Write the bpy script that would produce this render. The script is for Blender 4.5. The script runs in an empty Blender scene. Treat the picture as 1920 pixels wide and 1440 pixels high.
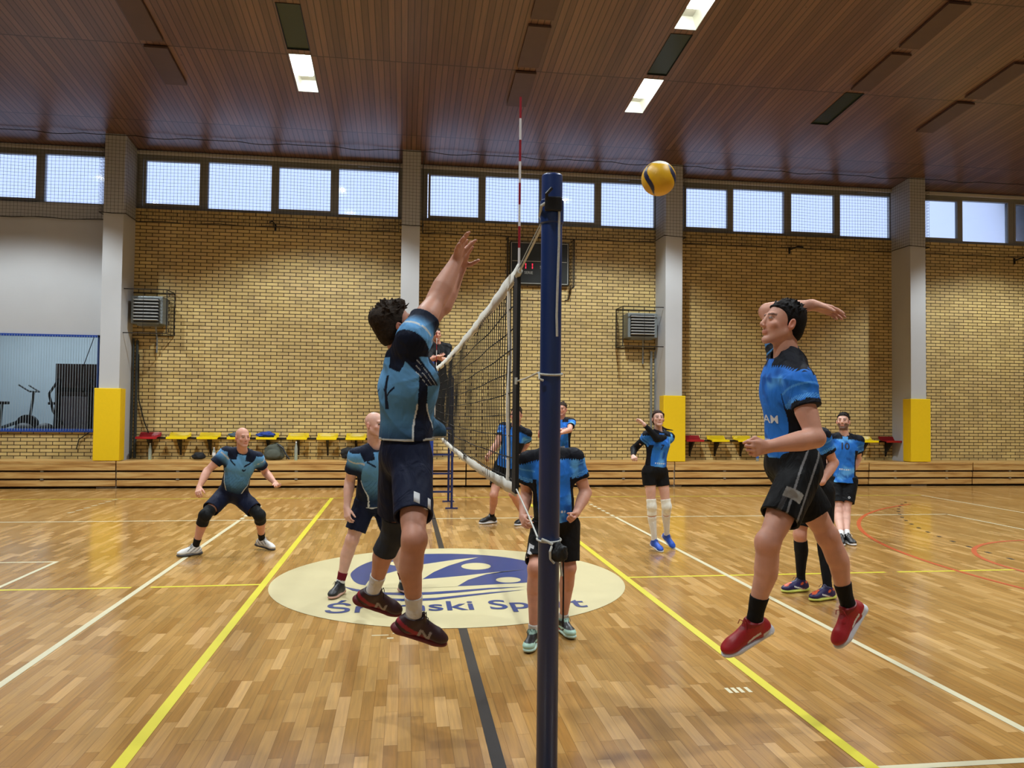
import bpy, bmesh, math, random
import numpy as np
from mathutils import Vector, Matrix, noise
from mathutils.bvhtree import BVHTree
random.seed(7); rng = np.random.default_rng(7)
SC = bpy.context.scene
COL = SC.collection

# ---------------------------------------------------------------- camera
CAM = {'r': [0.990606, -0.136331, 0.010654], 'u': [-0.014759, -0.029138, 0.999466], 'f': [0.135948, 0.990235, 0.030877], 'loc': [-0.4956, -8.195, 1.7853], 'focal': 1469.61}
cd = bpy.data.cameras.new('camera'); cam = bpy.data.objects.new('camera', cd); COL.objects.link(cam)
cd.sensor_fit = 'HORIZONTAL'; cd.sensor_width = 36.0; cd.lens = CAM['focal']/1920*36.0
cd.clip_start = 0.05; cd.clip_end = 200
r_, u_, f_ = (Vector(CAM[k]) for k in 'ruf')
cam.matrix_world = Matrix(((r_.x, u_.x, -f_.x, CAM['loc'][0]), (r_.y, u_.y, -f_.y, CAM['loc'][1]), (r_.z, u_.z, -f_.z, CAM['loc'][2]), (0, 0, 0, 1)))
SC.camera = cam

# ---------------------------------------------------------------- sky, exposure, hall lamps
SC.view_settings.view_transform = 'Standard'; SC.view_settings.look = 'None'
SC.view_settings.exposure = 0.0; SC.view_settings.gamma = 1.0; SC.view_settings.use_curve_mapping = False
w = bpy.data.worlds.new('overcast_sky'); SC.world = w; w.use_nodes = True
bg = w.node_tree.nodes['Background']; bg.inputs[0].default_value = (0.56, 0.67, 0.97, 1); bg.inputs[1].default_value = 1.5
SC.cycles.use_denoising = True
SC.cycles.max_bounces = 7; SC.cycles.diffuse_bounces = 4; SC.cycles.glossy_bounces = 3; SC.cycles.transmission_bounces = 6; SC.cycles.transparent_max_bounces = 24
SC.cycles.sample_clamp_indirect = 6.0
def ceil_z(y): return 8.52 - 0.1*abs(y)
LAMP_W = 820.0
STRIPS = [-11.2, -8.7, -4.81, -2.4, 1.62, 4.03, 8.05, 10.43, 14.4, 16.8]       # light troughs running along the planks
LIT = {(-8.7, 0): 1.9, (-2.4, 0): 1.95, (4.03, 0): 1.95, (14.4, 0): 2.1, (4.03, 2): 1.3, (-8.7, 3): 0.94, (-2.4, 3): 1.06, (10.43, 3): 0.83, (4.03, 5): 1.06, (-2.4, 6): 1.06, (10.43, 6): 0.94,
       (-8.7, 7): 0.83, (4.03, 8): 1.06, (-2.4, 9): 0.94, (16.8, 4): 0.83, (10.43, 9): 0.83}
def mod_y(k): return (7.06-1.465*k, 5.74-1.465*k)          # far end, near end of trough module k
LAMPS = []
for (sx, k), st in LIT.items():
    y1, y0 = mod_y(k); yc = (y0+y1)/2
    ld = bpy.data.lights.new('hall_lamp_light', 'SPOT'); lo = bpy.data.objects.new('hall_lamp_light', ld); COL.objects.link(lo)
    ld.energy = LAMP_W*st; ld.color = (0.89, 0.97, 1.0); ld.shadow_soft_size = 0.12; ld.spot_size = math.radians(116); ld.spot_blend = 0.3
    lo.location = (sx, yc, ceil_z(yc)+0.02); LAMPS.append((sx, yc))

# ---------------------------------------------------------------- helpers
def lin(c):
    if isinstance(c, str): c = [int(c[i:i+2], 16) for i in (0, 2, 4)]
    return tuple(((v/255+0.055)/1.055)**2.4 if v/255 > 0.04045 else v/255/12.92 for v in c)
def lina(a):
    a = np.asarray(a, float)/255.0
    return np.where(a > 0.04045, ((a+0.055)/1.055)**2.4, a/12.92)
MATS = {}
def mat(name, color, rough=0.6, metal=0.0, noise_amt=0.0, noise_scale=20.0, bump=0.0, bump_scale=60.0, spec=None, emit=None, coat=0.0):
    if name in MATS: return MATS[name]
    m = bpy.data.materials.new(name); m.use_nodes = True; nt = m.node_tree; b = nt.nodes['Principled BSDF']
    c = lin(color); b.inputs['Base Color'].default_value = (*c, 1)
    b.inputs['Roughness'].default_value = rough; b.inputs['Metallic'].default_value = metal
    if spec is not None: b.inputs['Specular IOR Level'].default_value = spec
    if coat: b.inputs['Coat Weight'].default_value = coat
    if emit: b.inputs['Emission Color'].default_value = (*lin(emit[0]), 1); b.inputs['Emission Strength'].default_value = emit[1]
    tc = nt.nodes.new('ShaderNodeTexCoord')
    if noise_amt:
        n = nt.nodes.new('ShaderNodeTexNoise'); n.inputs['Scale'].default_value = noise_scale; n.inputs['Detail'].default_value = 4
        nt.links.new(tc.outputs['Object'], n.inputs['Vector'])
        mx = nt.nodes.new('ShaderNodeMix'); mx.data_type = 'RGBA'
        mx.inputs[6].default_value = (*[max(0, v*(1-noise_amt)) for v in c], 1); mx.inputs[7].default_value = (*[min(1, v*(1+noise_amt)) for v in c], 1)
        nt.links.new(n.outputs['Fac'], mx.inputs[0]); nt.links.new(mx.outputs[2], b.inputs['Base Color'])
    if bump:
        n = nt.nodes.new('ShaderNodeTexNoise'); n.inputs['Scale'].default_value = bump_scale; n.inputs['Detail'].default_value = 3
        nt.links.new(tc.outputs['Object'], n.inputs['Vector'])
        bp = nt.nodes.new('ShaderNodeBump'); bp.inputs['Strength'].default_value = bump; bp.inputs['Distance'].default_value = 0.01
        nt.links.new(n.outputs['Fac'], bp.inputs['Height']); nt.links.new(bp.outputs['Normal'], b.inputs['Normal'])
    MATS[name] = m; return m
def vmat(name, rough=0.6, bump=0.15, bump_scale=120.0, noise_amt=0.08, noise_scale=14.0, sss=0.0, spec=None, sheen=0.0, wrinkle=0.0):
    "material whose own colours come from the mesh colour attribute 'paint'"
    if name in MATS: return MATS[name]
    m = bpy.data.materials.new(name); m.use_nodes = True; nt = m.node_tree; b = nt.nodes['Principled BSDF']
    at = nt.nodes.new('ShaderNodeAttribute'); at.attribute_name = 'paint'
    tc = nt.nodes.new('ShaderNodeTexCoord'); n = nt.nodes.new('ShaderNodeTexNoise'); n.inputs['Scale'].default_value = noise_scale; n.inputs['Detail'].default_value = 4
    nt.links.new(tc.outputs['Object'], n.inputs['Vector'])
    mr = nt.nodes.new('ShaderNodeMapRange'); mr.inputs[1].default_value = 0.3; mr.inputs[2].default_value = 0.7; mr.inputs[3].default_value = 1-noise_amt; mr.inputs[4].default_value = 1+noise_amt
    nt.links.new(n.outputs['Fac'], mr.inputs[0])
    vm = nt.nodes.new('ShaderNodeVectorMath'); vm.operation = 'SCALE'
    nt.links.new(at.outputs['Color'], vm.inputs[0]); nt.links.new(mr.outputs[0], vm.inputs['Scale']); nt.links.new(vm.outputs[0], b.inputs['Base Color'])
    b.inputs['Roughness'].default_value = rough
    if spec is not None: b.inputs['Specular IOR Level'].default_value = spec
    if sheen: b.inputs['Sheen Weight'].default_value = sheen
    if sss:
        b.inputs['Subsurface Weight'].default_value = sss; b.inputs['Subsurface Radius'].default_value = (1.0, 0.35, 0.2); b.inputs['Subsurface Scale'].default_value = 0.008
    if bump:
        n2 = nt.nodes.new('ShaderNodeTexNoise'); n2.inputs['Scale'].default_value = bump_scale; n2.inputs['Detail'].default_value = 3
        nt.links.new(tc.outputs['Object'], n2.inputs['Vector'])
        bp = nt.nodes.new('ShaderNodeBump'); bp.inputs['Strength'].default_value = bump; bp.inputs['Distance'].default_value = 0.004
        nt.links.new(n2.outputs['Fac'], bp.inputs['Height']); nt.links.new(bp.outputs['Normal'], b.inputs['Normal'])
        if wrinkle:
            n3 = nt.nodes.new('ShaderNodeTexNoise'); n3.inputs['Scale'].default_value = 9.0; n3.inputs['Detail'].default_value = 2.5; n3.inputs['Distortion'].default_value = 1.4
            mp = nt.nodes.new('ShaderNodeMapping'); mp.inputs['Scale'].default_value = (1, 1, .55); nt.links.new(tc.outputs['Object'], mp.inputs[0]); nt.links.new(mp.outputs[0], n3.inputs['Vector'])
            b2 = nt.nodes.new('ShaderNodeBump'); b2.inputs['Strength'].default_value = wrinkle; b2.inputs['Distance'].default_value = 0.03
            nt.links.new(n3.outputs['Fac'], b2.inputs['Height']); nt.links.new(bp.outputs['Normal'], b2.inputs['Normal']); nt.links.new(b2.outputs['Normal'], b.inputs['Normal'])
    MATS[name] = m; return m

def thing(name, label, cat, loc=(0, 0, 0), group=None, kind=None):
    o = bpy.data.objects.new(name, None); o.empty_display_size = 0.1; COL.objects.link(o); o.location = loc
    o['label'] = label; o['category'] = cat
    if group: o['group'] = group
    if kind: o['kind'] = kind
    return o
def origin_of(o):
    v = Vector((0, 0, 0))
    while o is not None: v += o.location; o = o.parent
    return v
def link_mesh(name, me, m, parent=None, smooth=False):
    off = origin_of(parent)
    if off.length: me.transform(Matrix.Translation(-off))
    o = bpy.data.objects.new(name, me); COL.objects.link(o)
    if parent: o.parent = parent
    for mm in (m if isinstance(m, (list, tuple)) else [m]): me.materials.append(mm)
    if smooth: me.polygons.foreach_set('use_smooth', np.ones(len(me.polygons), bool))
    return o
def tag(o, label, cat, group=None, kind=None):
    o['label'] = label; o['category'] = cat
    if group: o['group'] = group
    if kind: o['kind'] = kind
    return o
def struct(o): o['kind'] = 'structure'; return o
class MB:
    "collects shapes into one mesh"
    def __init__(s): s.v = []; s.f = []; s.mi = []; s.cm = 0
    def add(s, vs, fs):
        n = len(s.v); s.v += [tuple(v) for v in vs]; s.f += [tuple(i+n for i in f) for f in fs]; s.mi += [s.cm]*len(fs); return s
    def box(s, x0, y0, z0, x1, y1, z1, bev=0.0):
        if bev <= 0:
            return s.add([(x, y, z) for z in (z0, z1) for y in (y0, y1) for x in (x0, x1)], [(0, 2, 3, 1), (4, 5, 7, 6), (0, 1, 5, 4), (2, 6, 7, 3), (0, 4, 6, 2), (1, 3, 7, 5)])
        bm = bmesh.new(); bmesh.ops.create_cube(bm, size=1.0)
        for v in bm.verts: v.co = Vector(((x0+x1)/2+v.co.x*(x1-x0), (y0+y1)/2+v.co.y*(y1-y0), (z0+z1)/2+v.co.z*(z1-z0)))
        bmesh.ops.bevel(bm, geom=list(bm.edges), offset=bev, segments=3, affect='EDGES', profile=0.5)
        s.bm(bm); return s
    def bm(s, bm):
        bm.verts.index_update(); s.add([v.co[:] for v in bm.verts], [[v.index for v in f.verts] for f in bm.faces]); bm.free(); return s
    def quad(s, a, b, c, d): return s.add([a, b, c, d], [(0, 1, 2, 3)])
    def tube(s, pts, r, n=8, cap=True):
        pts = [Vector(p) for p in pts]; rs = r if isinstance(r, (list, tuple)) else [r]*len(pts); N = len(pts)
        prev = None; vs = []
        for i, p in enumerate(pts):
            t = ((pts[min(i+1, N-1)]-p).normalized() + (p-pts[max(i-1, 0)]).normalized())
            t = t.normalized() if t.length > 1e-9 else Vector((0, 0, 1))
            if prev is None: a = t.orthogonal().normalized()
            else:
                a = prev-t*prev.dot(t); a = a.normalized() if a.length > 1e-6 else t.orthogonal().normalized()
            prev = a; b = t.cross(a)
            for k in range(n):
                q = 2*math.pi*k/n; vs.append(p+(a*math.cos(q)+b*math.sin(q))*rs[i])
        fs = [(i*n+k, i*n+(k+1) % n, (i+1)*n+(k+1) % n, (i+1)*n+k) for i in range(N-1) for k in range(n)]
        if cap: fs += [tuple(range(n-1, -1, -1)), tuple((N-1)*n+k for k in range(n))]
        return s.add(vs, fs)
    def lathe(s, prof, c=(0, 0, 0), n=20):
        vs = [(c[0]+r*math.cos(2*math.pi*k/n), c[1]+r*math.sin(2*math.pi*k/n), c[2]+z) for r, z in prof for k in range(n)]
        fs = [(i*n+k, i*n+(k+1) % n, (i+1)*n+(k+1) % n, (i+1)*n+k) for i in range(len(prof)-1) for k in range(n)]
        fs += [tuple(range(n-1, -1, -1)), tuple((len(prof)-1)*n+k for k in range(n))]
        return s.add(vs, fs)
    def poly(s, pts, z): return s.add([(x, y, z) for x, y in pts], [tuple(range(len(pts)))])
    def build(s, name, m, parent=None, smooth=False, paint=None):
        me = bpy.data.meshes.new(name); me.from_pydata(s.v, [], s.f); me.update()
        if isinstance(m, (list, tuple)) and len(m) > 1: me.polygons.foreach_set('material_index', s.mi)
        bm = bmesh.new(); bm.from_mesh(me); bmesh.ops.recalc_face_normals(bm, faces=bm.faces); bm.to_mesh(me); bm.free()
        if paint is not None:
            at = me.color_attributes.new('paint', 'FLOAT_COLOR', 'POINT'); at.data.foreach_set('color', np.concatenate([paint, np.ones((len(paint), 1))], 1).astype(np.float32).ravel())
        o = link_mesh(name, me, m, parent)
        if smooth: me.shade_smooth() if hasattr(me, 'shade_smooth') else None
        return o
def duptree(o, loc=None, parent=None):
    c = o.copy(); COL.objects.link(c)
    if parent is not None: c.parent = parent
    if loc is not None: c.location = loc
    for ch in list(o.children): duptree(ch, None, c)
    return c
def text_mesh(txt, size, bold=0.0, spacing=1.0):
    cu = bpy.data.curves.new('lettering', 'FONT'); cu.body = txt; cu.size = size; cu.align_x = 'CENTER'; cu.align_y = 'CENTER'; cu.offset = bold; cu.space_character = spacing; cu.resolution_u = 6
    o = bpy.data.objects.new('lettering', cu); COL.objects.link(o); bpy.context.view_layer.update()
    me = bpy.data.meshes.new_from_object(o.evaluated_get(bpy.context.evaluated_depsgraph_get()))
    bpy.data.objects.remove(o); bpy.data.curves.remove(cu); return me

# ---------------------------------------------------------------- procedural surfaces of the hall
def nn(nt, t, **kw):
    n = nt.nodes.new(t)
    for k, v in kw.items(): setattr(n, k, v)
    return n
def math_n(nt, op, a, b=None, c=None):
    n = nn(nt, 'ShaderNodeMath', operation=op)
    for i, v in enumerate((a, b, c)):
        if v is None: continue
        if isinstance(v, (int, float)): n.inputs[i].default_value = v
        else: nt.links.new(v, n.inputs[i])
    return n.outputs[0]
def ramp(nt, fac, stops, interp='LINEAR'):
    r = nn(nt, 'ShaderNodeValToRGB'); r.color_ramp.interpolation = interp; e = r.color_ramp.elements
    while len(e) < len(stops): e.new(0.5)
    for i, (p, c) in enumerate(stops): e[i].position = p; e[i].color = (*lin(c), 1)
    nt.links.new(fac, r.inputs[0]); return r.outputs[0]
def mixc(nt, fac, a, b, blend='MIX'):
    n = nn(nt, 'ShaderNodeMix', data_type='RGBA', blend_type=blend)
    for i, v in ((0, fac), (6, a), (7, b)):
        if isinstance(v, (int, float)): n.inputs[i].default_value = v
        elif isinstance(v, tuple): n.inputs[i].default_value = (*v, 1) if len(v) == 3 else v
        else: nt.links.new(v, n.inputs[i])
    return n.outputs[2]

def floor_material():
    m = bpy.data.materials.new('parquet_floor'); m.use_nodes = True; nt = m.node_tree; b = nt.nodes['Principled BSDF']
    tc = nn(nt, 'ShaderNodeTexCoord'); sp = nn(nt, 'ShaderNodeSeparateXYZ'); nt.links.new(tc.outputs['Object'], sp.inputs[0])
    W, L = 0.072, 0.46
    xs = math_n(nt, 'DIVIDE', sp.outputs[0], W); row = math_n(nt, 'FLOOR', xs); fx = math_n(nt, 'FRACT', xs)
    wn = nn(nt, 'ShaderNodeTexWhiteNoise', noise_dimensions='1D'); nt.links.new(row, wn.inputs['W'])
    ys = math_n(nt, 'ADD', math_n(nt, 'DIVIDE', sp.outputs[1], L), math_n(nt, 'MULTIPLY', wn.outputs['Value'], 7.3)); cell = math_n(nt, 'FLOOR', ys); fy = math_n(nt, 'FRACT', ys)
    cv = nn(nt, 'ShaderNodeCombineXYZ'); nt.links.new(row, cv.inputs[0]); nt.links.new(cell, cv.inputs[1])
    w2 = nn(nt, 'ShaderNodeTexWhiteNoise', noise_dimensions='3D'); nt.links.new(cv.outputs[0], w2.inputs['Vector'])
    base = ramp(nt, w2.outputs['Value'], [(0, '96733f'), (0.3, 'a07f4a'), (0.62, 'a98954'), (0.85, 'b49461'), (1, 'c5a775')])
    # grain, stretched along the staves
    mp = nn(nt, 'ShaderNodeMapping'); mp.inputs['Scale'].default_value = (60, 3, 1); nt.links.new(tc.outputs['Object'], mp.inputs[0])
    ad = nn(nt, 'ShaderNodeVectorMath', operation='ADD'); nt.links.new(mp.outputs[0], ad.inputs[0]); sc = nn(nt, 'ShaderNodeVectorMath', operation='SCALE'); sc.inputs['Scale'].default_value = 9; nt.links.new(w2.outputs['Color'], sc.inputs[0]); nt.links.new(sc.outputs[0], ad.inputs[1])
    gr = nn(nt, 'ShaderNodeTexNoise'); gr.inputs['Scale'].default_value = 1.0; gr.inputs['Detail'].default_value = 5; nt.links.new(ad.outputs[0], gr.inputs['Vector'])
    base = mixc(nt, 0.22, base, ramp(nt, gr.outputs['Fac'], [(0.3, '6a3f16'), (0.7, 'e8c68c')]), 'OVERLAY')
    # large soft wear patches
    wn2 = nn(nt, 'ShaderNodeTexNoise'); wn2.inputs['Scale'].default_value = 0.5; wn2.inputs['Detail'].default_value = 5; nt.links.new(tc.outputs['Object'], wn2.inputs['Vector'])
    base = mixc(nt, 0.16, base, ramp(nt, wn2.outputs['Fac'], [(0.3, '7a4a18'), (0.7, 'e6c48a')]), 'OVERLAY')
    # joints
    ex = math_n(nt, 'MINIMUM', fx, math_n(nt, 'SUBTRACT', 1.0, fx)); jx = math_n(nt, 'LESS_THAN', ex, 0.016)
    ey = math_n(nt, 'MINIMUM', fy, math_n(nt, 'SUBTRACT', 1.0, fy)); jy = math_n(nt, 'LESS_THAN', ey, 0.003)
    j = math_n(nt, 'MAXIMUM', jx, jy)
    base = mixc(nt, math_n(nt, 'MULTIPLY', j, 0.55), base, lin('4a2c10'))
    nt.links.new(base, b.inputs['Base Color'])
    rr = nn(nt, 'ShaderNodeMapRange'); rr.inputs[3].default_value = 0.12; rr.inputs[4].default_value = 0.21; nt.links.new(wn2.outputs['Fac'], rr.inputs[0]); nt.links.new(rr.outputs[0], b.inputs['Roughness'])
    bp = nn(nt, 'ShaderNodeBump'); bp.inputs['Strength'].default_value = 0.10; bp.inputs['Distance'].default_value = 0.002
    hh = math_n(nt, 'SUBTRACT', w2.outputs['Value'], math_n(nt, 'MULTIPLY', j, 1.0)); nt.links.new(hh, bp.inputs['Height']); nt.links.new(bp.outputs[0], b.inputs['Normal'])
    return m
def brick_material():
    m = bpy.data.materials.new('yellow_brick'); m.use_nodes = True; nt = m.node_tree; b = nt.nodes['Principled BSDF']
    tc = nn(nt, 'ShaderNodeTexCoord'); sp = nn(nt, 'ShaderNodeSeparateXYZ'); nt.links.new(tc.outputs['Object'], sp.inputs[0])
    xx = math_n(nt, 'ADD', sp.outputs[0], sp.outputs[1]); cb = nn(nt, 'ShaderNodeCombineXYZ'); nt.links.new(xx, cb.inputs[0]); nt.links.new(sp.outputs[2], cb.inputs[1])
    br = nn(nt, 'ShaderNodeTexBrick'); nt.links.new(cb.outputs[0], br.inputs['Vector']); br.offset = 0.5; br.offset_frequency = 2
    br.inputs['Scale'].default_value = 1.0; br.inputs['Brick Width'].default_value = 0.262; br.inputs['Row Height'].default_value = 0.0792
    br.inputs['Mortar Size'].default_value = 0.0085; br.inputs['Mortar Smooth'].default_value = 0.1; br.inputs['Bias'].default_value = 0.0
    br.inputs['Color1'].default_value = (*lin('cfb980'), 1); br.inputs['Color2'].default_value = (*lin('b8a26c'), 1); br.inputs['Mortar'].default_value = (*lin('3c2a10'), 1)
    n = nn(nt, 'ShaderNodeTexNoise'); n.inputs['Scale'].default_value = 3.0; n.inputs['Detail'].default_value = 6; nt.links.new(tc.outputs['Object'], n.inputs['Vector'])
    c = mixc(nt, 0.18, br.outputs['Color'], ramp(nt, n.outputs['Fac'], [(0.3, '6a5020'), (0.7, 'f0dca0')]), 'OVERLAY')
    nt.links.new(c, b.inputs['Base Color']); b.inputs['Roughness'].default_value = 0.55
    bp = nn(nt, 'ShaderNodeBump'); bp.invert = True; bp.inputs['Strength'].default_value = 0.6; bp.inputs['Distance'].default_value = 0.01; nt.links.new(br.outputs['Fac'], bp.inputs['Height']); nt.links.new(bp.outputs[0], b.inputs['Normal'])
    return m
def ceiling_material():
    m = bpy.data.materials.new('ceiling_boards'); m.use_nodes = True; nt = m.node_tree; b = nt.nodes['Principled BSDF']
    tc = nn(nt, 'ShaderNodeTexCoord'); sp = nn(nt, 'ShaderNodeSeparateXYZ'); nt.links.new(tc.outputs['Object'], sp.inputs[0])
    W = 0.105
    xs = math_n(nt, 'DIVIDE', sp.outputs[0], W); row = math_n(nt, 'FLOOR', xs); fx = math_n(nt, 'FRACT', xs)
    ys = math_n(nt, 'DIVIDE', math_n(nt, 'SUBTRACT', sp.outputs[1], 5.77), 2.93); cell = math_n(nt, 'FLOOR', ys); fy = math_n(nt, 'FRACT', ys)
    cv = nn(nt, 'ShaderNodeCombineXYZ'); nt.links.new(row, cv.inputs[0]); nt.links.new(cell, cv.inputs[1])
    w2 = nn(nt, 'ShaderNodeTexWhiteNoise', noise_dimensions='3D'); nt.links.new(cv.outputs[0], w2.inputs['Vector'])
    base = ramp(nt, w2.outputs['Value'], [(0, '684f48'), (0.5, '775c52'), (1, '85695c')])
    mp = nn(nt, 'ShaderNodeMapping'); mp.inputs['Scale'].default_value = (30, 1.6, 1); nt.links.new(tc.outputs['Object'], mp.inputs[0])
    ad = nn(nt, 'ShaderNodeVectorMath', operation='ADD'); nt.links.new(mp.outputs[0], ad.inputs[0]); sc = nn(nt, 'ShaderNodeVectorMath', operation='SCALE'); sc.inputs['Scale'].default_value = 9; nt.links.new(w2.outputs['Color'], sc.inputs[0]); nt.links.new(sc.outputs[0], ad.inputs[1])
    gr = nn(nt, 'ShaderNodeTexNoise'); gr.inputs['Scale'].default_value = 1.0; gr.inputs['Detail'].default_value = 5; nt.links.new(ad.outputs[0], gr.inputs['Vector'])
    base = mixc(nt, 0.35, base, ramp(nt, gr.outputs['Fac'], [(0.3, '402a20'), (0.7, 'b09080')]), 'OVERLAY')
    vo = nn(nt, 'ShaderNodeTexVoronoi'); vo.inputs['Scale'].default_value = 1.6; nt.links.new(tc.outputs['Object'], vo.inputs['Vector'])
    kn = math_n(nt, 'LESS_THAN', vo.outputs['Distance'], 0.035); base = mixc(nt, math_n(nt, 'MULTIPLY', kn, 0.6), base, lin('2c140c'))
    ex = math_n(nt, 'MINIMUM', fx, math_n(nt, 'SUBTRACT', 1.0, fx)); jx = math_n(nt, 'LESS_THAN', ex, 0.075)
    ey = math_n(nt, 'MINIMUM', fy, math_n(nt, 'SUBTRACT', 1.0, fy)); jy = math_n(nt, 'LESS_THAN', ey, 0.005)
    j = math_n(nt, 'MAXIMUM', jx, jy)
    base = mixc(nt, math_n(nt, 'MULTIPLY', j, 0.8), base, lin('24110b'))
    nt.links.new(base, b.inputs['Base Color']); b.inputs['Roughness'].default_value = 0.33; b.inputs['Specular IOR Level'].default_value = 0.75
    bp = nn(nt, 'ShaderNodeBump'); bp.inputs['Strength'].default_value = 0.5; bp.inputs['Distance'].default_value = 0.01; bp.invert = True; nt.links.new(j, bp.inputs['Height']); nt.links.new(bp.outputs[0], b.inputs['Normal'])
    return m
def board_material():
    m = bpy.data.materials.new('varnished_pine'); m.use_nodes = True; nt = m.node_tree; b = nt.nodes['Principled BSDF']
    tc = nn(nt, 'ShaderNodeTexCoord'); mp = nn(nt, 'ShaderNodeMapping'); mp.inputs['Scale'].default_value = (1.2, 8, 14); nt.links.new(tc.outputs['Object'], mp.inputs[0])
    n = nn(nt, 'ShaderNodeTexNoise'); n.inputs['Scale'].default_value = 1.0; n.inputs['Detail'].default_value = 6; n.inputs['Distortion'].default_value = 0.6; nt.links.new(mp.outputs[0], n.inputs['Vector'])
    c = ramp(nt, n.outputs['Fac'], [(0.25, '8a5f2c'), (0.45, 'b98d50'), (0.6, 'cba566'), (0.8, 'd8b67c')])
    nt.links.new(c, b.inputs['Base Color']); b.inputs['Roughness'].default_value = 0.4
    return m
def glass_material():
    m = bpy.data.materials.new('window_glass'); m.use_nodes = True; nt = m.node_tree; nt.nodes.remove(nt.nodes['Principled BSDF'])
    out = nt.nodes['Material Output']; tr = nn(nt, 'ShaderNodeBsdfTransparent'); tr.inputs[0].default_value = (0.93, 0.96, 1, 1); gl = nn(nt, 'ShaderNodeBsdfGlossy'); gl.inputs['Roughness'].default_value = 0.06
    fr = nn(nt, 'ShaderNodeFresnel'); fr.inputs[0].default_value = 1.5; mx = nn(nt, 'ShaderNodeMixShader')
    nt.links.new(fr.outputs[0], mx.inputs[0]); nt.links.new(tr.outputs[0], mx.inputs[1]); nt.links.new(gl.outputs[0], mx.inputs[2]); nt.links.new(mx.outputs[0], out.inputs[0])
    return m
M_FLOOR, M_BRICK, M_CEIL, M_BOARD, M_GLASS = floor_material(), brick_material(), ceiling_material(), board_material(), glass_material()
M_WHITE = mat('white_plaster', 'b9bbbe', 0.7, noise_amt=0.04, noise_scale=2, bump=0.1, bump_scale=8)
M_PADY = mat('yellow_vinyl', 'e9c313', 0.45, noise_amt=0.04, bump=0.05, bump_scale=20)
M_FRAME = mat('grey_window_frame', '8b8c88', 0.5, noise_amt=0.05)
M_BLACKM = mat('black_metal', '1c1c1e', 0.45, metal=0.3)
M_DARK = mat('dark_grey_panel', '2a3030', 0.5)
M_STEEL = mat('grey_steel', '9aa0a2', 0.35, metal=0.7)
M_NETD = mat('net_cord_grey', '4a4a48', 0.8)
M_TAPEW = mat('white_canvas', 'dcd9cf', 0.8, noise_amt=0.12, noise_scale=30, bump=0.3, bump_scale=40)
M_ROPEW = mat('white_rope', 'c9cac2', 0.7, bump=0.4, bump_scale=200)
M_BLUE = mat('blue_enamel', '17336e', 0.35, noise_amt=0.1, noise_scale=8)

# ---------------------------------------------------------------- shell of the hall
XL, XR, YF, YN = -18.0, 19.5, 10.2, -10.6
fl = MB(); fl.box(XL, YN, -0.1, XR, YF+0.3, 0.0); floor = struct(fl.build('floor', M_FLOOR))
M_LW = mat('white_floor_paint', 'cbc3a4', 0.35, noise_amt=0.06, noise_scale=6)
M_LY = mat('yellow_floor_paint', 'cdc136', 0.35, noise_amt=0.06, noise_scale=6)
M_LK = mat('black_floor_paint', '2a2826', 0.35, noise_amt=0.1, noise_scale=6)
M_LR = mat('red_floor_paint', 'b4502c', 0.35, noise_amt=0.1, noise_scale=6)
M_CREAM = mat('cream_floor_paint', 'c6bb92', 0.33, noise_amt=0.05, noise_scale=5)
M_LOGO = mat('blue_floor_paint', '263a72', 0.33, noise_amt=0.1, noise_scale=7)
def line(x0, y0, x1, y1, wd, m, z=0.0015):
    a = Vector((x0, y0)); b = Vector((x1, y1)); t = (b-a).normalized(); n = Vector((-t.y, t.x))*wd/2
    q = MB(); q.quad((*(a-n), z), (*(b-n), z), (*(b+n), z), (*(a+n), z)); return q.build('court_line', m, floor)
def arc(cx, cy, r, a0, a1, wd, m, n=60, z=0.002, dash=None):
    q = MB(); N = n
    for i in range(N):
        if dash and i % dash[0] >= dash[1]: continue
        t0 = math.radians(a0+(a1-a0)*i/N); t1 = math.radians(a0+(a1-a0)*(i+1)/N)
        P = lambda t, rr: (cx+rr*math.cos(t), cy+rr*math.sin(t), z)
        q.quad(P(t0, r-wd/2), P(t1, r-wd/2), P(t1, r+wd/2), P(t0, r+wd/2))
    return q.build('court_line', m, floor)
line(0, 1.8, 0, 8.9, 0.07, M_LK); line(0, -9.5, 0, -1.8, 0.07, M_LK)
for sx in (-1, 1):
    line(3*sx, -4.5, 3*sx, 4.5, 0.055, M_LW, 0.002)
    line(1.86*sx, -9.0, 1.86*sx, 7.45, 0.07, M_LY, 0.0025)
    for k in range(6): line(3*sx, 4.62+k*0.3, 3*sx, 4.78+k*0.3, 0.06, M_LW)
line(-9, 4.5, 9, 4.5, 0.05, M_LW); line(-9, -4.5, 9, -4.5, 0.05, M_LW); line(9, -4.5, 9, 4.5, 0.05, M_LW); line(-9, -4.5, -9, 4.5, 0.05, M_LW)
line(-17, 7.45, 10.6, 7.45, 0.05, M_LY); line(10.6, -7.45, 10.6, 7.45, 0.05, M_LW, 0.001)
line(-4.5, -0.08, -3.1, -0.08, 0.05, M_LY, 0.001); line(-2.92, -0.08, -1.86, -0.05, 0.05, M_LY, 0.001); line(1.86, -0.05, 4.85, -0.04, 0.05, M_LY, 0.001); line(5.0, -0.04, 6.5, -0.04, 0.05, M_LY, 0.001)
line(-9, 1.33, -4.35, 1.31, 0.045, M_LW, 0.001); line(-4.35, 1.33, -4.35, -0.08, 0.045, M_LW, 0.0012)
arc(12.43, 0, 6.7, 118, 242, 0.06, M_LR, 80); arc(8.3, 0, 1.83, 0, 360, 0.06, M_LR, 72, z=0.0021)
arc(15.9, 0, 9.0, 136, 200, 0.05, M_LK, 96, z=0.0018, dash=(4, 1))
for k in range(7): line(-5.9+0.01*k, 5.5+k*0.3, -5.85+0.01*k, 5.64+k*0.3, 0.04, M_LW)
mk = MB(); 
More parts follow.
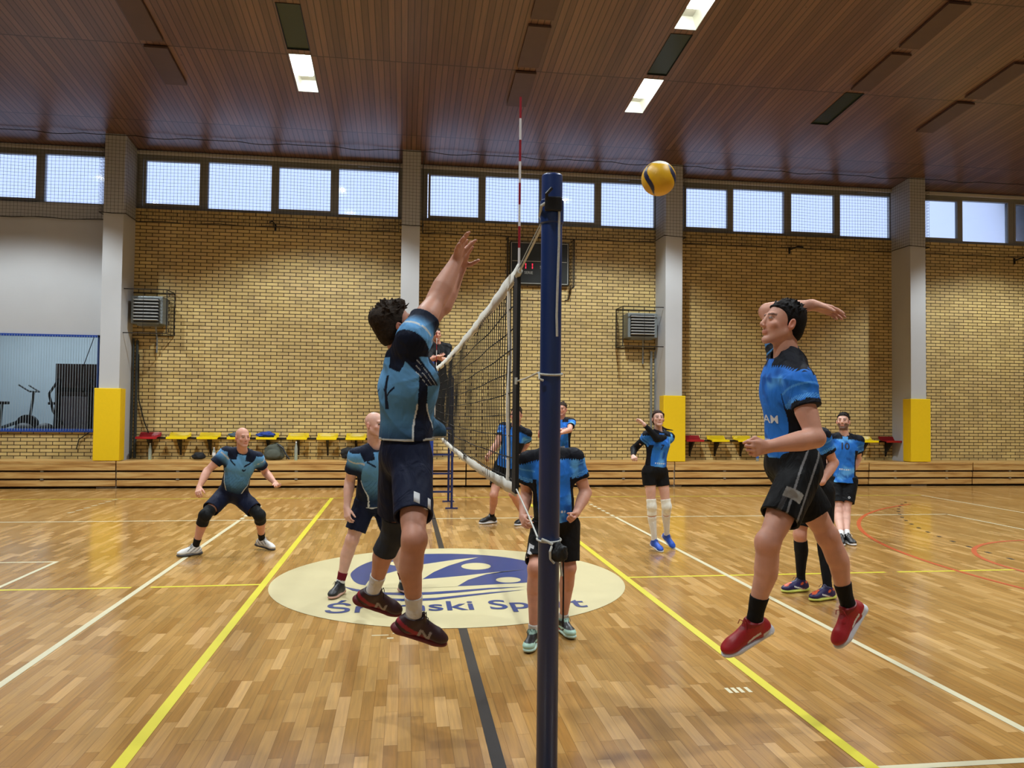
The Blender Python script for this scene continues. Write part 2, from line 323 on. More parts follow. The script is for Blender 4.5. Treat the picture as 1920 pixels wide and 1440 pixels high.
for (x, y) in ((-0.72, -1.94), (-0.56, -1.9)): mk.quad((x, y, .001), (x+0.13, y, .001), (x+0.13, y+0.02, .001), (x, y+0.02, .001))
for (x, y) in ((-0.6, -2.03), (-0.56, -1.76)): mk.quad((x, y, .001), (x+0.05, y, .001), (x+0.05, y+0.03, .001), (x, y+0.03, .001))
mk.build('tape_mark', M_LW, floor)
mk = MB()
for x in (1.57, 1.61, 1.65, 1.70): mk.quad((x, -3.42, .001), (x+0.025, -3.42, .001), (x+0.025, -3.33, .001), (x, -3.33, .001))
mk.build('tape_mark', M_LW, floor)
# round club emblem in the centre circle
d = MB(); d.poly([(1.8*math.cos(2*math.pi*i/96), 1.8*math.sin(2*math.pi*i/96)) for i in range(96)], 0.003); o = d.build('logo_disc', M_CREAM, floor)
blue = [(-1.033,0.259),(-1.034,0.460),(-0.960,0.809),(-0.794,1.132),(-0.565,1.337),(-0.230,1.451),(0.158,1.434),(0.514,1.314),(0.845,1.060),(1.034,0.757),(1.072,0.385),(1.006,0.081),(0.881,-0.149),(0.743,-0.230),(0.452,-0.258),(0.053,-0.329),(-0.282,-0.246),(-0.550,-0.222),(-0.855,-0.213),(-0.961,-0.078)]
def chaikin(p, n=2):
    for _ in range(n): p = [q for a, b in zip(p, p[1:]+p[:1]) for q in ((a[0]*.75+b[0]*.25, a[1]*.75+b[1]*.25), (a[0]*.25+b[0]*.75, a[1]*.25+b[1]*.75))]
    return p
d = MB(); d.poly(chaikin(blue), 0.004); d.build('logo_emblem', M_LOGO, floor)
cr1 = [(-0.854,-0.230),(-0.831,0.002),(-0.760,0.167),(-0.681,0.308),(-0.470,0.570),(-0.269,0.796),(0.134,1.057),(0.408,1.170),(0.221,0.965),(0.020,0.693),(-0.149,0.384),(-0.282,0.029),(-0.076,0.088),(0.160,0.165),(0.474,0.300),(0.838,0.416),(0.611,0.351),(0.399,0.214),(0.186,-0.041),(0.048,-0.338),(-0.353,-0.362),(-0.646,-0.336)]
d = MB(); d.poly(cr1, 0.005)
for hc in ([(-0.468,0.870),(-0.470,0.843),(-0.477,0.819),(-0.487,0.797),(-0.500,0.779),(-0.516,0.766),(-0.534,0.759),(-0.553,0.758),(-0.572,0.762),(-0.590,0.773),(-0.606,0.788),(-0.620,0.808),(-0.630,0.831),(-0.637,0.857),(-0.640,0.884),(-0.638,0.911),(-0.632,0.936),(-0.622,0.958),(-0.609,0.977),(-0.593,0.990),(-0.574,0.998),(-0.555,0.999),(-0.536,0.995),(-0.517,0.984),(-0.501,0.968),(-0.487,0.947),(-0.477,0.923),(-0.470,0.897)], [(0.497,0.631),(0.488,0.590),(0.472,0.551),(0.449,0.518),(0.420,0.492),(0.387,0.473),(0.351,0.462),(0.315,0.461),(0.279,0.468),(0.246,0.485),(0.217,0.509),(0.193,0.540),(0.176,0.576),(0.167,0.617),(0.166,0.659),(0.173,0.700),(0.188,0.740),(0.211,0.774),(0.240,0.803),(0.274,0.824),(0.311,0.835),(0.349,0.837),(0.386,0.829),(0.420,0.811),(0.450,0.785),(0.473,0.753),(0.490,0.714),(0.497,0.673)], [(0.731,-0.089),(0.724,-0.118),(0.710,-0.144),(0.691,-0.167),(0.668,-0.186),(0.642,-0.199),(0.614,-0.206),(0.586,-0.207),(0.558,-0.201),(0.532,-0.189),(0.510,-0.172),(0.493,-0.150),(0.480,-0.124),(0.474,-0.096),(0.474,-0.066),(0.481,-0.037),(0.494,-0.010),(0.512,0.014),(0.536,0.033),(0.562,0.047),(0.591,0.055),(0.620,0.056),(0.649,0.050),(0.675,0.037),(0.698,0.019),(0.715,-0.004),(0.727,-0.030),(0.732,-0.059)]): d.poly(hc, 0.005)
d.build('logo_swimmer_figures', M_CREAM, floor)
wv = MB()
for top in ([(-1.062,-0.229),(-0.935,-0.352),(-0.815,-0.439),(-0.642,-0.520),(-0.451,-0.554),(-0.222,-0.542),(0.032,-0.499),(0.373,-0.419),(0.727,-0.399),(0.367,-0.479),(0.026,-0.590),(-0.225,-0.640),(-0.452,-0.651),(-0.640,-0.609),(-0.811,-0.546),(-0.969,-0.408)],
            [(-0.935,-0.590),(-0.805,-0.665),(-0.655,-0.741),(-0.489,-0.788),(-0.360,-0.800),(-0.174,-0.778),(0.018,-0.710),(0.353,-0.603),(0.708,-0.527),(0.347,-0.660),(0.013,-0.788),(-0.177,-0.862),(-0.361,-0.883),(-0.488,-0.871),(-0.653,-0.810),(-0.803,-0.720)]):
    wv.poly(top, 0.0055)
wv.build('logo_waves', M_LOGO, floor)
tm = text_mesh('\u015aremski Sport', 0.46, 0.006, 1.02)
xs = [v.co.x for v in tm.vertices]; k_ = 2.33/(max(xs)-min(xs))
for v in tm.vertices: v.co = Vector((v.co.x*k_+0.0, v.co.y*1.0-1.10+0.0, 0.006))
lo = link_mesh('logo_lettering', tm, M_LOGO, floor)

# far wall: brick bays with the long window band, a plaster and glazed part at its left end
WB, WT = 6.17, 7.42
def wall_quad(mb, x0, x1, z0, z1): mb.box(x0, YF, z0, x1, YF+0.3, z1)
wf = MB(); wall_quad(wf, -6.9, XR, 0, WB); wall_quad(wf, XL, -6.9, 0, 1.16)
wall = struct(wf.build('wall_far', M_BRICK))
wp = MB(); wp.box(XL, YF-0.02, 3.30, -6.9, YF+0.3, 6.2); wp.box(XL, YF, 1.16, -12.6, YF+0.3, 3.3); wp.build('plaster_panel', M_WHITE, wall)
wp = MB(); wp.box(XL, YF+0.02, WT+0.02, XR, YF+0.32, 8.2); wp.build('lintel', mat('grey_lintel', '9c9c98', 0.6, noise_amt=0.05), wall)
wp = MB(); wp.box(XL, YF-0.03, WT-0.02, XR, YF+0.02, WT+0.05); wp.build('curtain_rail', mat('pale_rail', 'c8c6c0', 0.5), wall)
wl = MB(); wl.box(XL-0.3, YN, 0, XL, YF+0.3, 9); struct(wl.build('wall_left', M_WHITE))
wl = MB(); wl.box(XR, YN, 0, XR+0.3, YF+0.3, 9); struct(wl.build('wall_right', M_BRICK))
wl = MB(); wl.box(XL, YN-0.3, 0, XR, YN, 9); struct(wl.build('wall_near', M_WHITE))
# window band: one window per bay
BAYS = [[(-16.0, -14.8), (-14.7, -13.35), (-13.25, -12.0), (-11.9, -10.6)] , [(-9.85, -8.6), (-8.48, -7.1)], [(-6.39, -5.13), (-5.0, -3.6), (-3.48, -2.21), (-2.08, -0.73)], [(0.0, 1.24), (1.36, 2.66), (2.78, 4.08), (4.2, 5.52)],
        [(6.3, 7.47), (7.58, 8.93), (9.06, 10.32), (10.44, 11.79)], [(12.55, 13.75), (13.86, 15.18), (15.33, 16.55), (16.65, 17.9)]]
for bi, panes in enumerate(BAYS):
    x0 = panes[0][0]-0.14; x1 = panes[-1][1]+0.1; fr = MB()
    fr.box(x0, YF+0.12, WB-0.02, x1, YF+0.24, WB+0.09); fr.box(x0, YF+0.12, WT-0.09, x1, YF+0.24, WT+0.02); fr.box(x0, YF+0.12, WB+0.09, x0+0.12, YF+0.24, WT-0.09)
    fr.box(x1-0.08, YF+0.12, WB+0.09, x1, YF+0.24, WT-0.09)
    for (a, b), (c, e) in zip(panes[:-1], panes[1:]): fr.box(b, YF+0.12, WB+0.09, c, YF+0.24, WT-0.09)
    W = struct(fr.build('window_%d' % (bi+1), M_FRAME)); W['label'] = 'long high window of frosted panes in a grey frame'
    for pi, (a, b) in enumerate(panes):
        zz0, zz1 = (WB+0.15, WT-0.13) if pi % 2 == 0 else (WB+0.09, WT-0.07)
        if pi % 2 == 0:
            s_ = MB()
            for bx in ((a, WB+0.09, b, zz0), (a, zz1, b, WT-0.09), (a, zz0, a+0.05, zz1), (b-0.05, zz0, b, zz1)): s_.box(bx[0], YF+0.10, bx[1], bx[2], YF+0.20, bx[3])
            s_.build('sash', M_FRAME, W)
        g = MB(); g.box(a+(0.05 if pi % 2 == 0 else 0), YF+0.16, zz0, b-(0.05 if pi % 2 == 0 else 0), YF+0.166, zz1); g.build('pane', M_GLASS, W)
        if pi % 4 == 3:
            g = MB(); xm = (a+b)/2-0.25; g.box(xm, YF+0.03, zz1+0.02, xm+0.28, YF+0.1, zz1+0.08); g.build('window_opener', M_STEEL, W)
for (a, b) in ((XL, -16.2), (-10.45, -10.05), (-7.0, -6.53), (-0.63, -0.14), (5.62, 6.16), (11.89, 12.4), (17.95, XR)):
    q = MB(); q.box(a, YF+0.05, WB, b, YF+0.3, WT+0.02); q.build('wall_pier', M_FRAME, wall)

# ceiling: boarded, pitched, with cut-out troughs
HW = 0.19
xc = sorted({XL, XR} | {s-HW for s in STRIPS} | {s+HW for s in STRIPS}); holes = {}
DARK = {(4.03, 1), (-2.4, 1), (8.05, 0)}
for key in list(LIT)+list(DARK): holes[key] = 1
yc_ = sorted({YN, YF, 0.0} | {y for (s, k) in holes for y in mod_y(k)})
ce = MB()
for x0, x1 in zip(xc[:-1], xc[1:]):
    s = [q for q in STRIPS if abs((x0+x1)/2-q) < 0.02]
    for y0, y1 in zip(yc_[:-1], yc_[1:]):
        ym = (y0+y1)/2
        if s and any(mod_y(k)[1] < ym < mod_y(k)[0] for (q, k) in holes if q == s[0]): continue
        ce.quad((x0, y0, ceil_z(y0)), (x0, y1, ceil_z(y1)), (x1, y1, ceil_z(y1)), (x1, y0, ceil_z(y0)))
ceiling = struct(ce.build('ceiling', M_CEIL))
q = MB(); q.box(XL, YN, 9.3, XR, YF+0.3, 9.4); q.build('roof_slab', M_DARK, ceiling)
M_HATCH = mat('brown_hatch_board', '54403a', 0.5, noise_amt=0.15, noise_scale=4)
for s in STRIPS:
    for k in range(0, 4):
        if (s, k) in holes: continue
        y1, y0 = mod_y(k); h = MB(); a = -0.012
        h.add([(s+sx*HW, y, ceil_z(y)+dz) for y in (y0+.03, y1-.03) for sx in (-1, 1) for dz in (a, -0.05)], [(0, 1, 3, 2), (4, 6, 7, 5), (0, 2, 6, 4), (1, 5, 7, 3), (0, 4, 5, 1), (2, 3, 7, 6)])
        h.build('ceiling_hatch', M_HATCH, ceiling)
M_REFL = mat('trough_reflector', 'c9ccc4', 0.3, metal=0.5)
M_BULB = mat('lamp_glass', 'ffffff', 0.3, emit=('fffaf0', 28.0))
M_OFFG = mat('unlit_trough_glass', '20302e', 0.25)
def trough(s, k, lit, label, group):
    y1, y0 = mod_y(k); z0, z1 = ceil_z(y0), ceil_z(y1)
    t = thing('ceiling_light' if lit else 'ceiling_trough', label, 'ceiling light', (s, (y0+y1)/2, ceil_z((y0+y1)/2)), group)
    h = MB(); H = 0.22; T = 0.006
    def pt(x, y, dz): return (s+x, y, ceil_z(y)+dz)
    a = HW-0.001
    h.quad(pt(-a, y0, 0), pt(-a, y1, 0), pt(-a*.7, y1, H), pt(-a*.7, y0, H)); h.quad(pt(a, y0, 0), pt(a*.7, y0, H), pt(a*.7, y1, H), pt(a, y1, 0))
    h.quad(pt(-a*.7, y0, H), pt(-a*.7, y1, H), pt(a*.7, y1, H), pt(a*.7, y0, H))
    h.quad(pt(-a, y0, 0), pt(-a*.7, y0, H), pt(a*.7, y0, H), pt(a, y0, 0)); h.quad(pt(-a, y1, 0), pt(a, y1, 0), pt(a*.7, y1, H), pt(-a*.7, y1, H))
    h.build('housing', M_REFL if lit else M_DARK, t)
    e = MB()
    for x in (-a, a-0.0): e.tube([pt(x, y0, -0.004), pt(x, y1, -0.004)], 0.006, 6)
    for y in (y0, y1): e.tube([pt(-a, y, -0.004), pt(a, y, -0.004)], 0.006, 6)
    e.build('rim', M_STEEL if lit else M_BLACKM, t)
    if lit:
        g = MB(); ym = (y0+y1)/2; g.box(s-0.14, ym-0.26, ceil_z(ym)+0.06, s+0.14, ym+0.26, ceil_z(ym)+0.13, bev=0.03); g.build('lamp', M_BULB, t)
        h.v = h.v
    else:
        g = MB(); g.add([pt(x*(a-0.006), y, 0.012+dz) for y in (y0+0.01, y1-0.01) for x in (-1, 1) for dz in (0, 0.006)], [(0, 1, 3, 2), (4, 6, 7, 5), (0, 2, 6, 4), (1, 5, 7, 3), (0, 4, 5, 1), (2, 3, 7, 6)]); g.build('cover_glass', M_OFFG, t)
    return t
for (s, k) in LIT:
    if (s, k) == (-2.4, 0): lb = 'lit ceiling lamp above the raised arm, leftmost of the glowing ones'
    elif (s, k) == (4.03, 0): lb = 'lit ceiling lamp in a silver trough above the ball, nearer the windows'
    elif (s, k) == (4.03, 2): lb = 'lit ceiling lamp in a silver trough cut off by the top of the picture'
    else: lb = 'lit ceiling lamp out of view %s, %s' % ({-8.7: 'over the left half', -2.4: 'left of the net', 4.03: 'right of the net', 10.43: 'over the right half', 14.4: 'over the right wall bay', 16.8: 'by the right wall'}[s],
        {0: 'near the windows', 2: 'third row', 3: 'over the far half', 4: 'over the centre', 5: 'just past the centre', 6: 'over the near half', 7: 'over the near post', 8: 'above the camera', 9: 'behind the camera'}[k])
    trough(s, k, True, lb, 'lit ceiling lamps')
trough(4.03, 1, False, 'dark unlit ceiling trough between the two glowing lamps', None)
trough(-2.4, 1, False, 'dark unlit ceiling trough next to the leftmost glowing lamp', None)
trough(8.05, 0, False, 'dark unlit ceiling trough at the right, on its own among the boards', None)

# columns with yellow pads
COLX = [-12.9, -6.71, -0.405, 5.745, 11.975, 18.2]
for i, x in enumerate(COLX):
    c = MB(); c.box(x-0.205, 9.45, 0, x+0.205, YF+0.02, ceil_z(9.45)+0.02, bev=0.008); struct(c.build('column', M_WHITE))
PADL = {1: 'yellow padded column cover left of the red seat, beside the gym window', 2: 'yellow padded column cover behind the jumping blocker', 3: 'yellow padded column cover beside the female player', 4: 'rightmost yellow padded column cover by the last red seat'}
for i in (1, 2, 3, 4):
    x = COLX[i]
    p_ = MB(); w0, w1 = x-0.265, x+0.265
    p_.box(w0, 9.375, 0.585, w1, 9.448, 2.12, bev=0.012); p_.box(w0, 9.44, 0.585, x-0.207, 9.68, 2.115, bev=0.01); p_.box(x+0.207, 9.44, 0.585, w1, 9.68, 2.115, bev=0.01)
    tag(p_.build('column_pad', M_PADY), PADL[i], 'protective pad', 'yellow pads around the columns')
# pipes beside columns
for (x, lb, m) in ((-6.38, 'dark vertical pipe in the corner right of the left column', M_DARK), (5.42, 'grey vertical pipe left of the column with the heater', M_STEEL)):
    q = MB(); q.tube([(x, YF-0.06, 0.6), (x, YF-0.06, 3.2)], 0.03, 10)
    if x > 0: q.tube([(x+0.1, YF-0.05, 0.6), (x+0.1, YF-0.05, 3.2)], 0.018, 8)
    else: q.tube([(x-0.08, YF-0.06, 0.6), (x-0.08, YF-0.06, 3.25)], 0.022, 8)
    tag(q.build('pipe', m), lb, 'pipe')

# protective net hanging in front of the windows and around the column heads
nb = MB()
def strand_v(x, y, z0, z1, r=0.0028): nb.add([(x-r, y, z0), (x+r, y, z0), (x+r, y, z1), (x-r, y, z1), (x, y-r, z0), (x, y+r, z0), (x, y+r, z1), (x, y-r, z1)], [(0, 1, 2, 3), (4, 5, 6, 7)])
def strand(a, b, r=0.0028):
    a = Vector(a); b = Vector(b); up = Vector((0, 0, r)); dn = (b-a).cross(Vector((0, 0, 1))).normalized()*r
    nb.add([a-up, b-up, b+up, a+up, a-dn, b-dn, b+dn, a+dn], [(0, 1, 2, 3), (4, 5, 6, 7)])
path = []   # horizontal run of the net, hugging wall and columns
yw, yf = YF-0.06, 9.40
path.append((XL+0.2, yw))
for x in COLX:
    path += [(x-0.27, yw), (x-0.27, yf), (x+0.27, yf), (x+0.27, yw)]
path.append((XR-0.2, yw)); G = 0.075
def wav(x, z): return 0.012*math.sin(3.1*x+1.7*z)+0.008*math.sin(7.7*x-2*z)
for (ax, ay), (bx, by) in zip(path[:-1], path[1:]):
    L = math.hypot(bx-ax, by-ay); N = max(1, round(L/G))
    if bx > 17.6 or ax < -13.5: continue
    for i in range(N):
        t = i/N; x = ax+(bx-ax)*t; y = ay+(by-ay)*t; zb = 5.86+0.02*math.sin(x*5); strand_v(x+wav(x, 0)*.4, y, zb, ceil_z(y)-0.02)
    z = 5.86; M_ = max(1, int(L/0.6))
    while z < ceil_z(yw)-0.02:
        for i in range(M_):
            t0, t1 = i/M_, (i+1)/M_; P = [(ax+(bx-ax)*t, ay+(by-ay)*t) for t in (t0, t1)]
            strand((*P[0], z+wav(P[0][0], z)*.6), (*P[1], z+wav(P[1][0], z)*.6))
        z += G
NETG = tag(nb.build('protective_net', M_NETD), 'fine grey protective net stretched in front of the high windows', 'net')
rp = MB(); pts = []
for (ax, ay), (bx, by) in zip(path[:-1], path[1:]):
    N = max(1, int(math.hypot(bx-ax, by-ay)/0.25))
    for i in range(N): t = i/N; x = ax+(bx-ax)*t; pts.append((x, ay+(by-ay)*t-0.01, 5.86+0.015*math.sin(x*5)))
rp.tube(pts, 0.009, 5); rp.build('edge_rope', M_BLACKM, NETG)
# slack cable clipped under the ceiling boards in front of the windows
pts = []
x = XL+0.3
while x < XR-0.3:
    u = (x % 1.05)/1.05; pts.append((x, 9.42, ceil_z(9.42)-0.03-0.045*4*u*(1-u)*(0.6+0.4*math.sin(x*3)))); x += 0.15
q = MB(); q.tube(pts, 0.008, 5); tag(q.build('cable', M_BLACKM), 'thin slack black cable running under the ceiling along the windows', 'cable')

# bleacher bench, folded in, along the far wall
JX = [-15.2, -6.5, 0.9, 5.75, 10.61, 13.35, 17.4]
BL = ['left end section of the wooden bleacher bench under the gym window', 'wooden bleacher section behind the crouching bald player, left of the net', 'wooden bleacher section behind the net and blue post', 'wooden bleacher section right of the female player', 'short wooden bleacher section under the last red seat and right column', 'rightmost wooden bleacher section at the picture edge']
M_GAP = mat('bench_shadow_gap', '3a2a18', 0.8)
for i, (a, b) in enumerate(zip(JX[:-1], JX[1:])):
    t = thing('bleacher_bench', BL[i], 'bench', ((a+b)/2, 9.4, 0), 'folded wooden bleacher benches along the far wall')
    a += 0.012; b -= 0.012
    segs = []; xs_ = a
    for cx in COLX:
        if a-0.21 < cx < b+0.21: 
            if cx-0.215 > xs_: segs.append((xs_, cx-0.215))
            xs_ = cx+0.215
    if xs_ < b: segs.append((xs_, b))
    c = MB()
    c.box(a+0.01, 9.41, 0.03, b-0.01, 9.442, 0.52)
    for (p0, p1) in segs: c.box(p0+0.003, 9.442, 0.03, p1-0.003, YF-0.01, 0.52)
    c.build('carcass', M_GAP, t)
    for (z0, z1, dy) in ((0.05, 0.175, 0.03), (0.215, 0.345, 0.015), (0.385, 0.52, 0.0)):
        f = MB(); f.box(a, 9.36+dy, z0, b, 9.405+dy, z1, bev=0.008); f.build('front_board', M_BOARD, t)
    f = MB(); f.box(a, 9.355, 0.52, b, 9.442, 0.575, bev=0.006)
    for (p0, p1) in segs: f.box(p0, 9.442, 0.52, p1, YF-0.02, 0.575)
    f.build('seat_top', M_BOARD, t)
    n_ = max(2, int((b-a)/2.3)); 
    for k in range(n_):
        xx = a+(b-a)*(k+0.5)/n_
        for zz in (0.195, 0.365): f = MB(); f.box(xx-0.03, 9.375, zz-0.012, xx+0.03, 9.42, zz+0.012); f.build('bracket', M_STEEL, t)
# small plastic wall seats
def make_seat(m):
    t = thing('wall_chair', '', 'chair', (0, 0, 0))
    bm = bmesh.new(); nx, ny = 12, 8; vs = {}
    for j in range(ny+1):
        for i in range(nx+1):
            u = i/nx*2-1; v = j/ny*2-1
            x = 0.235*u*(1-0.06*v*v); y = -0.2+0.19*v*(1-0.08*u*u); edge = max(abs(u), abs(v))
            z = -0.035*(1-abs(u)**3)*(1-abs(v)**3)+(0.09*max(0, v-0.55)/0.45 if v > 0.55 else 0)-(0.03*(-v-0.7)/0.3 if v < -0.7 else 0)
            vs[i, j] = bm.verts.new((x, y, z))
    for j in range(ny):
        for i in range(nx): bm.faces.new((vs[i, j], vs[i+1, j], vs[i+1, j+1], vs[i, j+1]))
    r = bmesh.ops.solidify(bm, geom=list(bm.faces), thickness=0.02); k = MB(); k.bm(bm); k.build('seat_shell', m, t)
    l = MB(); l.box(-0.22, -0.395, -0.05, 0.22, -0.375, 0.0, bev=0.006); l.build('front_lip', m, t)
    b = MB(); b.add([(x, y, z) for x in (-0.02, 0.02) for (y, z) in ((0, -0.03), (-0.3, -0.03), (-0.3, -0.055), (-0.05, -0.3), (0, -0.42))], [(0, 1, 2, 3, 4), (9, 8, 7, 6, 5), (0, 5, 6, 1), (1, 6, 7, 2), (2, 7, 8, 3), (3, 8, 9, 4), (4, 9, 5, 0)]); b.build('bracket', M_BLACKM, t)
    b = MB(); b.box(-0.33, -0.03, -0.05, 0.33, 0.0, -0.02); b.build('mounting_rail', M_BLACKM, t)
    return t
M_SY = mat('yellow_plastic', 'f0d40c', 0.35); M_SR = mat('red_plastic', 'a81a22', 0.35)
protoY, protoR = make_seat(M_SY), make_seat(M_SR)
SEATS = [(-6.05, 'r', 'red plastic wall seat right of the left yellow column pad'), (-5.42, 'y', 'yellow wall seat next to the leftmost red one'), (-4.78, 'y', 'third wall seat from the left, yellow, above a black bag'),
         (-4.14, 'y', 'yellow wall seat half hidden by the crouching bald player, with grey cloth on it'), (-3.52, 'y', 'yellow wall seat with a blue garment on it'), (-2.86, 'y', 'yellow wall seat just right of the grey backpack, above a bottle'),
         (-2.21, 'y', 'yellow wall seat between the bottle and the second bald player'), (-1.57, 'y', 'yellow wall seat left of the head of the second bald player'),
         (6.42, 'r', 'red plastic wall seat right of the pad beside the female player'), (7.06, 'y', 'yellow wall seat next to the red one right of the female player'), (7.72, 'y', 'yellow wall seat above the fist of the spiking player'),
         (8.37, 'y', 'yellow wall seat hidden behind the waist of the spiking player'), (10.93, 'y', 'yellow wall seat right of player number ten'), (11.58, 'r', 'rightmost red wall seat beside the right column')]
usedY = usedR = False
for (x, k, lb) in SEATS:
    pr = protoR if k == 'r' else protoY
    if (k == 'r' and not usedR): o = pr; usedR = True
    elif (k == 'y' and not usedY): o = pr; usedY = True
    else: o = duptree(pr)
    o.location = (x, YF, 1.08); o['label'] = lb; o['group'] = 'red wall seats' if k == 'r' else 'yellow wall seats'

# bottles and bags on the bench
M_PET = mat('clear_bottle_plastic', 'c8d2cc', 0.15); M_PET.node_tree.nodes['Principled BSDF'].inputs['Transmission Weight'].default_value = 0.6
def bottle(x, y, h, liquid, cap, label):
    t = thing('water_bottle', label, 'bottle', (x, y, 0.575), 'drink bottles on the bench'); r = 0.036
    b = MB(); b.lathe([(r*.8, 0), (r, 0.01), (r, h*.3), (r*.93, h*.34), (r, h*.38), (r, h*.62), (r*.75, h*.75), (r*.38, h*.88), (r*.38, h*.94)], (x, y, 0.575), 16); b.build('bottle_body', M_PET, t)
    b = MB(); b.lathe([(r*.96, 0.002), (r*.97, h*.28), (r*.9, h*.34)], (x, y, 0.576), 16) if liquid == 'half' else b.lathe([(r*1.01, h*.36), (r*1.01, h*.6)], (x, y, 0.575), 16)
    b.build('drink' if liquid == 'half' else 'paper_label', mat('pale_green_drink', 'cfdc9a', 0.3) if liquid == 'half' else mat('bottle_label_'+cap, cap, 0.5), t)
    b = MB(); b.lathe([(r*.45, h*.93), (r*.45, h)], (x, y, 0.575), 12); b.build('cap', mat('cap_'+cap, cap, 0.4), t)
bottle(-6.0, 9.95, 0.36, 'half', 'd8d8d8', 'clear bottle with pale drink under the leftmost red seat')
bottle(-4.62, 9.8, 0.28, 'lab', 'e4e6e8', 'small clear bottle beside the black bag on the bench')
bottle(-2.86, 9.75, 0.42, 'half', 'e8e8e8', 'tall clear bottle on the bench right of the grey backpack')
bottle(7.93, 9.7, 0.2, 'lab', '2c5fb0', 'small bottle with blue label under the fist of the spiking player')
bottle(-3.9, 9.8, 0.3, 'lab', '3f8f4a', 'bottle with green label beside the sleeve of the crouching bald player')
def blob(name, c, r, m, parent=None, seed=0, amp=0.15):
    bm = bmesh.new(); bmesh.ops.create_icosphere(bm, subdivisions=4, radius=1)
    for v in bm.verts:
        n = noise.noise(v.co*1.6+Vector((seed, 0, 0)))*amp+noise.noise(v.co*4+Vector((0, seed, 0)))*amp*.4
        p = v.co*(1+n); q = Vector((c[0]+p.x*r[0], c[1]+p.y*r[1], c[2]+max(p.z, -0.75)*r[2])); v.co = q
    k = MB(); k.bm(bm); o = k.build(name, m, parent); o.data.polygons.foreach_set('use_smooth', [True]*len(o.data.polygons)); return o
M_BAG = mat('grey_green_fabric', '4c5148', 0.9, bump=0.4, bump_scale=25)
t = thing('backpack', 'grey green backpack leaning on the wall under the yellow seats', 'bag', (-3.35, 9.9, 0.575))
blob('bag_body', (-3.36, 9.93, 0.74), (0.24, 0.14, 0.20), M_BAG, t, 3, 0.2)
blob('front_pocket', (-3.36, 9.76, 0.70), (0.16, 0.06, 0.12), M_BAG, t, 8, 0.1)
q = MB(); q.tube([(-3.27, 9.85, 0.93), (-3.15, 9.8, 0.84), (-3.06, 9.76, 0.68), (-3.0, 9.76, 0.6)], 0.02, 6); q.build('strap', M_BLACKM, t)
tag(blob('duffel_bag', (-4.95, 9.85, 0.66), (0.13, 0.1, 0.09), mat('black_fabric', '16171b', 0.85), None, 5, 0.25), 'small black bag on the bench under the third seat', 'bag')
tag(blob('jacket', (-3.55, 9.98, 1.13), (0.19, 0.12, 0.07), mat('royal_blue_fabric', '1e3a86', 0.85), None, 11, 0.35), 'bundled blue garment lying on a yellow seat', 'clothing')
tag(blob('jersey_bundle', (-4.2, 9.98, 1.12), (0.15, 0.1, 0.06), mat('slate_fabric', '4c5d68', 0.85), None, 13, 0.35), 'grey cloth bundle on a yellow seat behind the crouching bald player', 'clothing')
tag(blob('gym_bag', (-1.7, 9.85, 0.72), (0.2, 0.14, 0.15), mat('black_fabric', '16171b', 0.85), None, 17, 0.25), 'black bag on the bench behind the second bald player', 'bag')

# fan heaters in wire cages
def heater(x0, x1, z0, z1, label, depth=0.62):
    t = thing('fan_heater', label, 'heater', ((x0+x1)/2, YF, (z0+z1)/2)); w_ = x1-x0; yb = YF-0.02; yf_ = YF-0.42
    a, b, c, e = x0+w_*.17, x1-w_*.14, z0+0.22, z1-0.12
    h = MB(); h.box(a, yf_, c, b, yb, e, bev=0.02); h.build('housing', mat('heater_grey', '7c8486', 0.4, metal=0.3), t)
    h = MB(); h.box(a+0.06, yf_-0.012, c+0.04, b-0.08, yf_+0.01, e-0.05); h.build('fan_opening', mat('black_interior', '08090a', 0.6), t)
    for k in range(7):
        z = c+0.07+k*(e-c-0.13)/6.6; l = MB()
        l.add([(x, yy, zz) for x in (a+0.065, b-0.085) for (yy, zz) in ((yf_-0.015, z), (yf_-0.07, z+0.012), (yf_-0.07, z+0.026), (yf_-0.015, z+0.014))], [(0, 1, 2, 3), (7, 6, 5, 4), (0, 4, 5, 1), (1, 5, 6, 2), (2, 6, 7, 3), (3, 7, 4, 0)])
        l.build('louvre', mat('louvre_white', 'c4c8ca', 0.3, metal=0.2), t)
    g = MB(); yf2 = YF-depth; C = [(x, y, z) for x in (x0, x1) for y in (yb, yf2) for z in (z0, z1)]; R = 0.011
    for i in range(8):
        for j in range(i+1, 8):
            if sum(abs(C[i][k]-C[j][k]) > 1e-6 for k in range(3)) == 1: g.tube([C[i], C[j]], R, 6)
    g.tube([((x0+x1)/2, yf2, z0), ((x0+x1)/2, yf2, z1)], 0.004, 5)
    for sx in (x0, x1):
        for k in range(1, 12): g.tube([(sx, yb, z0+(z1-z0)*k/12), (sx, yf2, z0+(z1-z0)*k/12)], 0.0035, 4)
        for k in range(1, 8): g.tube([(sx, yb+(yf2-yb)*k/8, z0), (sx, yb+(yf2-yb)*k/8, z1)], 0.0035, 4)
    g.build('wire_cage', M_BLACKM, t)
    b_ = MB(); b_.box(a+0.1, yf_+0.1, c-0.03, b-0.1, yb, c+0.005); b_.tube([((a+b)/2+.1, yb-0.1, c), ((a+b)/2+.12, yb-0.04, c-0.3), ((a+b)/2+.12, yb-0.04, c-0.6)], 0.018, 6); b_.build('pipework', M_STEEL, t)
heater(-6.58, -5.62, 3.32, 4.27, 'caged grey fan heater beside the left column')
heater(4.55, 5.60, 3.27, 4.2, 'caged fan heater left of the column above the female player')
